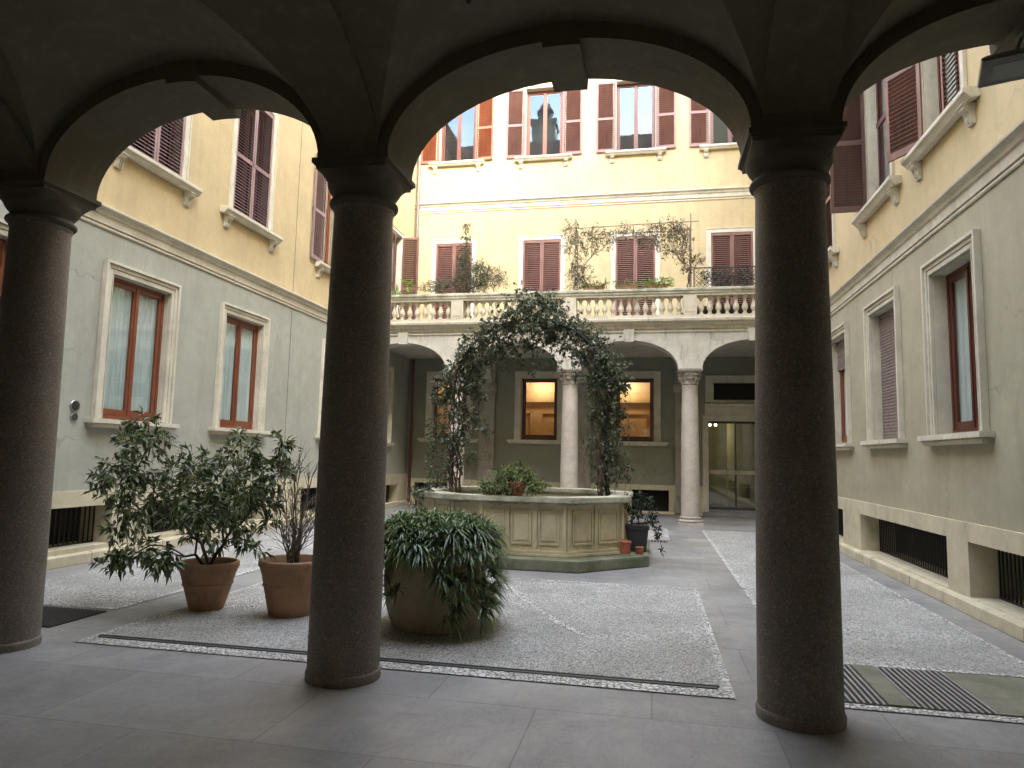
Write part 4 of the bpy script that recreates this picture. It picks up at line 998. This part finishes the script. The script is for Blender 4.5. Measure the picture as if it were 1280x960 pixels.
# bare shrub
g = random.Random(5); TWIG += [(-3.72,6.5,1.72,0),(-3.62,6.5,1.82,0),(-3.78,6.5,1.5,0),(-3.5,6.5,1.85,0),(-3.66,6.45,1.6,0)]
tg = list(TWIG)
for t in TWIG:
    for _ in range(4): tg.append((t[0]+g.gauss(0,.13), t[1]+g.gauss(0,.12), t[2]+g.gauss(.02,.12), 0))
tm = MB(); nd = []
for k in range(21):
    a = g.uniform(0,6.28); t = Vector(g.choice(TWIG)[:3]) + Vector((g.gauss(0,.06),g.gauss(0,.08),g.gauss(.03,.06)))
    b = Vector((-3.52+.05*math.cos(a), 6.56+.05*math.sin(a), .45)); d = t-b; pts = []
    bend = Vector((d.x,d.y,0))*-.16 + Vector((g.gauss(0,.02),g.gauss(0,.02),0)); r0 = g.uniform(.003,.009); n = 8
    for i in range(n+1): u = i/n; pts.append(b + d*u + bend*math.sin(math.pi*u) + Vector((g.gauss(0,.006),g.gauss(0,.006),0)))
    tm.tube(pts, [r0*(1-.8*i/n)+.0012 for i in range(n+1)], 5)
    for i in range(2, n):
        for _ in range(2):
            e = (pts[i]-pts[i-1]).normalized() + Vector((g.gauss(0,.55),g.gauss(0,.55),g.gauss(.1,.35))); e.normalize(); L1 = g.uniform(.08,.26)
            q = [pts[i], pts[i]+e*L1*.5+Vector((0,0,.01)), pts[i]+e*L1+Vector((0,0,.03))]; tm.tube(q, [.0032,.0024,.0013], 4); nd.append(q[2])
            if g.random() < .6:
                e2 = (e + Vector((g.gauss(0,.6),g.gauss(0,.6),g.gauss(.2,.4)))).normalized(); tm.tube([q[1], q[1]+e2*L1*.55], [.002,.001], 4)
few = [(n.x,n.y,n.z,.03) for n in random.Random(2).sample(nd, 40) if n.z > .6]
plant('bare_shrub', 'leafless twiggy shrub growing out of the wider terracotta pot', (-3.52,6.56,.47), [('twigs', tm.mesh('twigs', M['twig'], smooth=1))],
      [('last_leaves', leaves_mesh('last_leaves', 'leaf_brown', few, 60, .04, .015, .5, 1, .5, 6))], 'shrub')
# strap-leaved plant pouring over the planter
g = np.random.default_rng(3); m = MB(); cx, cy = -2.02, 6.5
for i in range(560):
    a = g.uniform(0, 2*math.pi); reg = g.random() < .42
    deg = (math.degrees(a)+180) % 360 - 180          # -90 deg faces the camera; the pot shows through a gap in front
    hang = .13
    if -64 < deg < 70: hang = .70
    elif -72 < deg <= -64: hang = .34
    elif -180 < deg < -108: hang = .50
    elif deg > 70: hang = .35
    if reg:
        rr = .52*math.sqrt(g.random()); z0 = .87 + .13*(1-(rr/.6)**2)*g.uniform(.3,1.2)
    else:
        h = hang*g.random()**.85; rr = .53 + .09*g.random(); z0 = .86 - h
    c = Vector((cx+rr*math.cos(a), cy+rr*math.sin(a), z0)); outw = Vector((math.cos(a), math.sin(a), 0))
    axis = (Vector((g.normal()*.35, g.normal()*.35, 1.)) + outw*(.35 if reg else 1.1)).normalized()
    u = axis.orthogonal().normalized(); v = axis.cross(u); nb = int(g.integers(12, 20)); big_ = g.uniform(.75, 1.25)
    for b in range(nb):
        az = 2*math.pi*b/nb + g.normal()*.3; el = g.uniform(.35, 1.3)
        d = (u*math.cos(az)+v*math.sin(az))*math.cos(el) + axis*math.sin(el)
        ln = g.uniform(.15,.27)*big_*(1 if reg else .8); w = g.uniform(.0045,.0075)*big_; s = d.cross(Vector((0,0,1)));
        s = s.normalized() if s.length > .05 else u; n = 5; pts = []
        for k in range(n+1):
            t = k/n; ww = w*(1-t**2.4)*(.55+.9*min(1,t*3))+.0005
            q = c + d*ln*t - Vector((0,0,ln*.62*t*t)); pts.append((q-s*ww, q+s*ww))
        for k in range(n): m.quad(pts[k][0], pts[k][1], pts[k+1][1], pts[k+1][0])
me = m.mesh('strap_leaves', M['leaf_strap'], recalc=False)
bm = bmesh.new(); bm.from_mesh(me); bmesh.ops.remove_doubles(bm, verts=bm.verts, dist=1e-5); bm.to_mesh(me); bm.free()
m = MB()
for i in range(26):
    a = g.uniform(0,6.28); r = .35*math.sqrt(g.random()); m.tube([(cx+r*.6*math.cos(a),cy+r*.6*math.sin(a),.7),(cx+r*math.cos(a),cy+r*math.sin(a),.9)], .008, 5)
plant('strap_leaf_plant', 'dense cascading strap-leaved plant filling the big round planter', (cx,cy,.74), [('stems', m.mesh('stems', M['bark']))], [('foliage', me)])

# ivy arch: iron hoops and the climber
A = thing('arch_trellis', 'thin iron garden arch standing in the fountain basin under the ivy', 'trellis', T(FX,12,.86))
def hoop(dy):
    m = MB(); pts = [(-3.43,12+dy,.87)] + [(-3.43,12+dy,z) for z in (1.5,2.2,2.8)]
    for i in range(1, 16): a = math.pi*i/16; pts.append((-2.09-1.34*math.cos(a), 12+dy, 2.8+1.22*math.sin(a)))
    pts += [(-.75,12+dy,z) for z in (2.8,2.2,1.5,.87)]; m.tube(pts, .014, 6); return m
for dy in (-.16,.16): ob('hoop', hoop(dy).mesh('hoop', M['iron'], smooth=1), A)
for x, z in [(-3.43,1.3),(-3.43,2.0),(-3.43,2.7),(-.75,1.3),(-.75,2.0),(-.75,2.7)] + [(-2.09-1.34*math.cos(a), 2.8+1.22*math.sin(a)) for a in (.5,1.1,1.57,2.04,2.64)]:
    m = MB(); m.tube([(x,11.84,z),(x,12.16,z)], .009, 5); ob('rung', m.mesh('rung', M['iron']), A)
g = random.Random(9); m = MB()
for side in (-1, 1):
    for k in range(7):
        pts = []; xb = FX+side*1.3; ph = g.uniform(0,6)
        for i in range(26):
            t = i/25
            if t < .5: x, z = xb, .86+1.94*t/.5
            else:
                a = (t-.5)/.5*1.45; x, z = FX+side*1.28*math.cos(a), 2.8+1.15*math.sin(a)
            w = .09+.05*t
            pts.append((x+w*math.sin(t*14+ph)+g.gauss(0,.015), 12+.14*math.cos(t*12+ph)+g.gauss(0,.02), z+g.gauss(0,.015)))
        m.tube(pts, [.026*(1-.85*i/25)*(.4+.5*g.random() if k else 1.1) for i in range(26)], 6)
ivx = list(IVY) + [(-3.58,12,2.62,.28),(-3.2,12,2.2,.25),(-3.62,12,1.9,.26),(-3.3,12.05,1.55,.24),(-3.12,12,2.85,.2),(-.62,12,2.1,.24),(-.95,12,2.5,.2),(-.6,12,1.6,.22)]
ivx = [(a, b, c, r*.84 if c < 3.95 else r*.95) for a, b, c, r in ivx]
big = [c for c in ivx if c[2] > 2.2]; lowl = [c for c in ivx if c[2] <= 2.2]
for c in list(ivx):      # hanging trails
    for _ in range(2):
        x, y, z = c[0]+g.gauss(0,c[3]*.6), c[1]+g.gauss(0,.15), c[2]
        pts = [(x,y,z)]; L_ = g.uniform(.25,.7)
        for i in range(1,6): pts.append((x+g.gauss(0,.03), y+g.gauss(0,.03), z-L_*i/5))
        m.tube(pts, .0035, 4)
        if c[2] > 3: lowl.append((pts[3][0],pts[3][1],pts[3][2],.09)); 
for c in ivx:      # tangle of side shoots
    for _ in range(5):
        d = Vector((g.gauss(0,1),g.gauss(0,.7),g.gauss(0,1))).normalized()*c[3]*g.uniform(.8,1.35)
        m.tube([Vector(c[:3]), Vector(c[:3])+d*.5+Vector((0,0,.04)), Vector(c[:3])+d], [.005,.004,.002], 4)
plant('ivy_climber', 'dark ivy arching over the fountain on the iron arch, with sparse trailing legs', (FX,12,.86), [('stems', m.mesh('stems', M['bark'], smooth=1))],
      [('crown', leaves_mesh('crown', 'leaf_ivy', big, 8800, .075, .05, .3, 1.0, .35, 12)), ('trailing_leaves', leaves_mesh('trailing_leaves', 'leaf_ivy', lowl, 6000, .055, .038, .4, 1.35, .3, 13))], 'ivy')
# bushy plant in the pot on the rim
def simple_plant(name, label, base, clumps, mat, per, ln, wd, seed, r0=.012, stemmat='bark', cat='plant', droop=.2, group=None, out=.5):
    tm, _ = grow(base, clumps, r0, .002, seed, .01)
    return plant(name, label, base, [('stems', tm.mesh('stems', M[stemmat], smooth=1))], [('foliage', leaves_mesh('foliage', mat, clumps, per, ln, wd, droop, 1.05, out, seed))], cat, group)
simple_plant('trailing_plant', 'bushy yellow-green plant spilling over the fountain rim', (-2.0,10.42,1.17), POTPLANT, 'leaf_light', 2300, .055, .03, 21, droop=.25)
simple_plant('potted_shrub', 'small dark shrub with drooping side shoot in the dark square pot', (bpx,bpy_,bz+.4), [(a, 11.5, c, r) for a, b, c, r in BLK], 'leaf_dark', 560, .07, .035, 22)
simple_plant('weed', 'tuft of small ivy hanging over the left corner of the fountain rim', (-3.45,10.9,1.02), [(-3.6,10.8,1.05,.13),(-3.75,10.85,.95,.12),(-3.45,10.7,1.08,.1),(-3.7,10.7,.85,.08)], 'leaf_ivy', 260, .055, .035, 23)

# terrace plants: pots of their own behind the parapet
def tpot(label, x, y, r=.16, h=.3, z=5.141, mat='terracotta'): pot(label, x, y, r*.7, r, h, mat, z, rim=.03, band=False)
tpot('terrace pot under the tall thin conifer-like climber', -5.2, 18.75, .2, .4)
simple_plant('columnar_shrub', 'tall narrow grey-green shrub rising above a bushy base on the left of the terrace', (-5.2,18.75,5.5), CYP, 'leaf_grey', 5200, .085, .022, 31, .03, droop=-.2, cat='shrub')
tpot('terrace pot of the round olive-like bush', -4.27, 18.75)
simple_plant('olive_bush', 'loose round grey-green bush right of the columnar shrub on the terrace', (-4.27,18.75,5.4), TERR[:3], 'leaf_grey', 1300, .07, .016, 32, .015, cat='bush', droop=-.1)
tpot('terrace pot of the low grey foliage plant', -5.9, 18.75, .25)
simple_plant('low_shrub', 'low spreading grey foliage along the rail left of the columnar shrub', (-5.9,18.75,5.4), TERR[3:], 'leaf_grey', 1800, .075, .018, 33, .015, cat='shrub')
tpot('terrace pot of the lime-green broad-leaved plant', -7.0, 18.4)
simple_plant('broad_leaf_plant', 'lime-green broad-leaved plant peeping past the middle column', (-7.0,18.4,5.4), [(-7.0,18.35,6.2,.12),(-6.85,18.35,6.32,.12),(-7.1,18.35,6.1,.1)], 'lime', 22, .28, .09, 34, droop=-.2)
# pergola
Pg = thing('pergola', 'thin rusty iron pergola frame standing on the terrace', 'pergola', T(-.5,18.6,5.141))
for x, y in ((-2.05,18.42),(1.0,18.42),(-2.05,18.95),(1.0,18.95)):
    m = MB(); m.box(x-.014, x+.014, y-.014, y+.014, 5.141, 8.12 if y < 18.5 else 7.86); ob('post', m.mesh('post', M['twig']), Pg)
m = MB(); m.tube([(-2.2,18.42,7.83),(-.5,18.42,7.88),(1.2,18.42,7.90)], .012, 6); m.tube([(-2.1,18.95,7.80),(1.1,18.95,7.84)], .009, 6)
for x in (-2.05,-1.3,-.5,.3,1.0): m.tube([(x,18.38,7.86),(x,19.0,7.84)], .008, 5)
m.tube([(-2.05,18.42,7.7),(-1.75,18.42,7.0)], .009, 5); m.tube([(1.0,18.42,7.7),(.82,18.42,7.0)], .009, 5)
ob('top_rails', m.mesh('top_rails', M['twig']), Pg)
for x, nm in ((-2.05,'left'),(.9,'right')): tpot('terrace pot at the foot of the pergola climber, %s post' % nm, x, 18.7, .2, .35)
g = random.Random(4); pc = [(a, b+g.gauss(.1,.18), c, r) for a, b, c, r in PERG]
for side, bx, lb in ((0,-2.05,'wintry climber tangled over the left post and half the top of the pergola'),(1,.9,'wintry climber tangled over the right post and half the top of the pergola')):
    cl = [c for c in pc if (c[0] > -.5) == bool(side)]; tg = list(cl)
    for c in cl:
        for _ in range(5): tg.append((c[0]+g.gauss(0,c[3]*.7), c[1]+g.gauss(0,.12), c[2]+g.gauss(0,c[3]*.7), 0))
    tm, _ = grow((bx,18.7,5.45), tg, .022, .004, 40+side, .02)
    plant('climbing_plant', lb, (bx,18.7,5.45), [('stems', tm.mesh('stems', M['twig'], smooth=1))], [('foliage', leaves_mesh('foliage', 'leaf_brown' if side else 'leaf_grey', cl, 4200, .06, .026, .1, 1.3, .3, 41+side))], 'climber')
# window boxes on the handrail
for k, (x, lb, mt) in enumerate(((-1.5,'leftmost flower box with yellow-green plants on the terrace handrail','lime'),(-.65,'terracotta-coloured flower box in the middle of the terrace handrail, under the pergola','leaf_light'),(.15,'rightmost flower box with bright green plants on the terrace handrail','lime'))):
    r = thing('flower_box', lb, 'flower box', T(x,18.12,6.0), 'flower boxes on the terrace handrail')
    m = MB(); w = .26; m.add([(x-w+.03,18.04,6.001),(x+w-.03,18.04,6.001),(x+w-.03,18.2,6.001),(x-w+.03,18.2,6.001),(x-w,18.02,6.11),(x+w,18.02,6.11),(x+w,18.22,6.11),(x-w,18.22,6.11)], [(0,3,2,1),(4,5,6,7),(0,1,5,4),(1,2,6,5),(2,3,7,6),(3,0,4,7)])
    m.box(x-w-.01, x+w+.01, 18.005, 18.235, 6.111, 6.13)
    ob('box_body', m.mesh('box_body', M['terracotta'], bevel=.004), r)
    cl = [(x+dx, 18.06-.04*(j%2), 6.12+.05*(j%2), .125) for j, dx in enumerate((-.28,-.18,-.06,.06,.18,.28))]
    simple_plant('bedding_plant', ['yellow-green', 'sparse olive', 'bright green'][k] + ' low plants growing in the %s flower box on the handrail' % ['leftmost','middle','rightmost'][k], (x,18.12,6.12), cl, ['leaf_light','leaf_light','lime'][k], [900,420,900][k], .05, .026, 50+k, .005, group='plants in the flower boxes', droop=-.1)
# lattice planter with dark hedge
H = thing('trellis_planter', 'long planter with diamond lattice screen at the right end of the terrace', 'planter', T(1.9,18.6,5.141))
m = MB(); m.box(1.08, 2.75, 18.45, 18.8, 5.141, 5.62); ob('trough', m.mesh('trough', M['iron_grey'], bevel=.01), H)
m = MB()
for i in range(-8, 20):
    for s in (-1, 1):
        x = 1.08 + i*.11; a = (x, 6.01) ; b = (x+s*.6, 6.62)
        pts = []
        for t in (0, 1): pts.append((a[0]+(b[0]-a[0])*t, a[1]+(b[1]-a[1])*t))
        (xa, za), (xb, zb) = pts; lo, hi = 1.08, 2.74
        def clip(xa, za, xb, zb):
            t0, t1 = 0, 1; dx = xb-xa
            if dx > 0: t0, t1 = max(0,(lo-xa)/dx), min(1,(hi-xa)/dx)
            else: t0, t1 = max(0,(hi-xa)/dx), min(1,(lo-xa)/dx)
            return (t0, t1) if t1 > t0+.02 else None
        c = clip(xa, za, xb, zb)
        if c: m.tube([(xa+(xb-xa)*t, 18.42+.012*s, za+(zb-za)*t) for t in c], .007, 4)
m.box(1.06,1.09,18.40,18.44,5.62,6.64); m.box(2.73,2.76,18.40,18.44,5.62,6.64); m.box(1.09,2.73,18.40,18.44,6.62,6.645)
ob('lattice', m.mesh('lattice', M['iron_grey']), H)
simple_plant('evergreen_hedge', 'dark evergreen hedge trimmed flat behind the lattice of the terrace planter', (1.9,18.6,5.6), HEDGE, 'leaf_dark', 2600, .05, .022, 61, .02, cat='hedge', droop=0)

# ---------------------------------------------------------------- fittings
def wallM(F, u, y, z): return F @ T(u, y, z)
for z, r, lb in ((2.17,.085,'larger round metal vent on the left grey wall beside the first full window'),(2.015,.062,'smaller round metal vent just below the larger one on the left wall')):
    X = wallM(FL, -8.25, 0, z) @ Matrix.Rotation(R_(-90), 4, 'X'); v = thing('wall_vent', lb, 'vent', X)
    m = MB(); m.lathe([(r,0),(r,.012),(r*.92,.02),(r*.8,.018),(r*.78,.006)], 28, cap=False); ob('ring', m.mesh('ring', M['steel'], smooth=40), v, X)
    m = MB(); m.lathe([(0,.006),(r*.79,.006)], 24, cap=False)
    for k in range(-3, 4):
        y = k*r*.22; w = math.sqrt(max(.0001,(r*.76)**2-y*y)); m.box(-w, w, y-.005, y+.005, .006, .014)
    ob('slats', m.mesh('slats', M['iron_grey']), v, X)
X = wallM(FL, -10.87, 0, 1.24); v = thing('wall_plate', 'small dark and brass plate low on the left wall behind the bush', 'plate', X)
m = MB(); m.box(.05,.24,0,.03,-.12,.12); m.box(.07,.22,.03,.036,-.02,.0); ob('plate', m.mesh('plate', M['iron_grey'], bevel=.003), v, X)
m = MB(); m.box(-.26,.04,0,.035,-.12,.12); m.box(-.24,.02,.036,.04,.06,.075); ob('lid', m.mesh('lid', M['plate'], bevel=.003), v, X)
# floodlight under the right arch
fx, fy, fz = 2.36, 4.93, 4.27; X = T(fx, fy, fz, R_(-12)) @ Matrix.Rotation(R_(-32), 4, 'X') @ Matrix.Rotation(R_(-6), 4, 'Y') @ Matrix.Scale(.88, 4)
v = thing('floodlight', 'grey rectangular floodlight hanging under the right arch of the portico', 'floodlight', X)
m = MB(); m.add([(-.24,-.11,-.05),(.24,-.11,-.05),(.24,.11,-.05),(-.24,.11,-.05),(-.24,-.115,-.02),(.24,-.115,-.02),(.24,.115,-.02),(-.24,.115,-.02),(-.17,-.07,.075),(.17,-.07,.075),(.17,.07,.075),(-.17,.07,.075)],
  [(4,5,9,8),(5,6,10,9),(6,7,11,10),(7,4,8,11),(8,9,10,11),(0,1,5,4),(1,2,6,5),(2,3,7,6),(3,0,4,7)])
for a in ((-.24,.24,-.11,-.085),(-.24,.24,.085,.11),(-.24,-.20,-.085,.085),(.20,.24,-.085,.085)): m.box(a[0],a[1],a[2],a[3],-.062,-.05)
ob('housing', m.mesh('housing', M['fixture'], bevel=.004), v, X)
m = MB(); m.box(-.165,.165,-.06,.07,-.066,-.06); ob('lens', m.mesh('lens', M['lens'], bevel=.002), v, X)
m = MB(); m.box(-.2,.2,-.085,.085,-.06,-.051); ob('bezel', m.mesh('bezel', M['fixture']), v, X)
m = MB(); m.tube([(fx,fy,fz+.06),(fx+.04,fy,fz+.16),(fx+.08,fy,4.52)], .016, 8); m.box(fx+.03,fx+.13,fy-.05,fy+.05,4.44,4.47); ob('bracket', m.mesh('bracket', M['fixture']), v)
# hanging lantern at the crown of the middle bay
lx, ly = -.63, 2.2; X = T(lx, ly, 3.17); v = thing('hanging_lantern', 'dark iron lantern hanging from the middle vault, only its finial in view', 'lantern', X)
ob('finial', MB().lathe([(0,0),(.008,.006),(.011,.016),(.004,.028),(.004,.04),(.02,.05),(.03,.07),(.012,.08),(.03,.10),(.09,.13)], 16, cap=False).mesh('finial', M['iron'], smooth=40), v, X)
m = MB()
for k in range(6):
    a = k*math.pi/3; c, s = math.cos(a), math.sin(a); m.tube([(.09*c,.09*s,.13),(.15*c,.15*s,.50)], .006, 5)
m.lathe([(.16,.50),(.165,.51),(.10,.58),(.04,.63),(.02,.68),(.0,.70)], 12, cap=False); ob('cage', m.mesh('cage', M['iron']), v, X)
m = MB(); m.tube([(0,0,.69),(0,0,1.475)], .007, 6); ob('chain', m.mesh('chain', M['iron']), v, X)
ob('glass_globe', MB().lathe([(.088,.14),(.14,.49)], 6, cap=False).mesh('glass_globe', M['glass']), v, X)

# ---------------------------------------------------------------- light, sky, camera
w = bpy.data.worlds.new('World'); scene.world = w; w.use_nodes = True
nt = w.node_tree; bg = nt.nodes['Background']; sky = nt.nodes.new('ShaderNodeTexSky'); sky.sky_type = 'NISHITA'; sky.sun_disc = False
sd = Vector((1.05,-1.67,1.0)).normalized()
sky.sun_elevation = math.asin(sd.z); sky.sun_rotation = math.atan2(sd.x, sd.y); sky.air_density = 1.; sky.dust_density = 2.5; sky.ozone_density = 1.
hs = nt.nodes.new('ShaderNodeHueSaturation'); hs.inputs['Saturation'].default_value = SKY_SAT
nt.links.new(sky.outputs[0], hs.inputs['Color']); nt.links.new(hs.outputs[0], bg.inputs[0]); bg.inputs[1].default_value = SKY
sl = bpy.data.lights.new('sun', 'SUN'); sl.energy = SUN; sl.angle = R_(12); sl.color = (1,.93,.82)
so = bpy.data.objects.new('sun', sl); COL.objects.link(so); so.rotation_euler = sd.to_track_quat('Z','Y').to_euler(); so.location = (20,-30,30)
cam = bpy.data.cameras.new('camera'); cam.lens = 870/1280*36; cam.sensor_width = 36; cam.clip_end = 1000; cam.clip_start = .02
co = bpy.data.objects.new('camera', cam); COL.objects.link(co)
r = Matrix(CAMR)
co.matrix_world = Matrix(((r[0][0], -r[0][1], -r[0][2], 0),(r[1][0], -r[1][1], -r[1][2], 0),(r[2][0], -r[2][1], -r[2][2], 1.6),(0,0,0,1)))
scene.camera = co
vs = scene.view_settings; vs.view_transform = 'Standard'; vs.look = 'None'; vs.exposure = EXPO; vs.gamma = 1; vs.use_curve_mapping = False
scene.render.engine = 'CYCLES'; cy = scene.cycles
cy.use_denoising = True; cy.denoiser = 'OPENIMAGEDENOISE'; cy.max_bounces = 8; cy.diffuse_bounces = 5; cy.glossy_bounces = 3; cy.transmission_bounces = 4; cy.transparent_max_bounces = 8
cy.sample_clamp_indirect = 6; cy.caustics_reflective = False; cy.caustics_refractive = False
cy.use_adaptive_sampling = True; cy.adaptive_threshold = .015
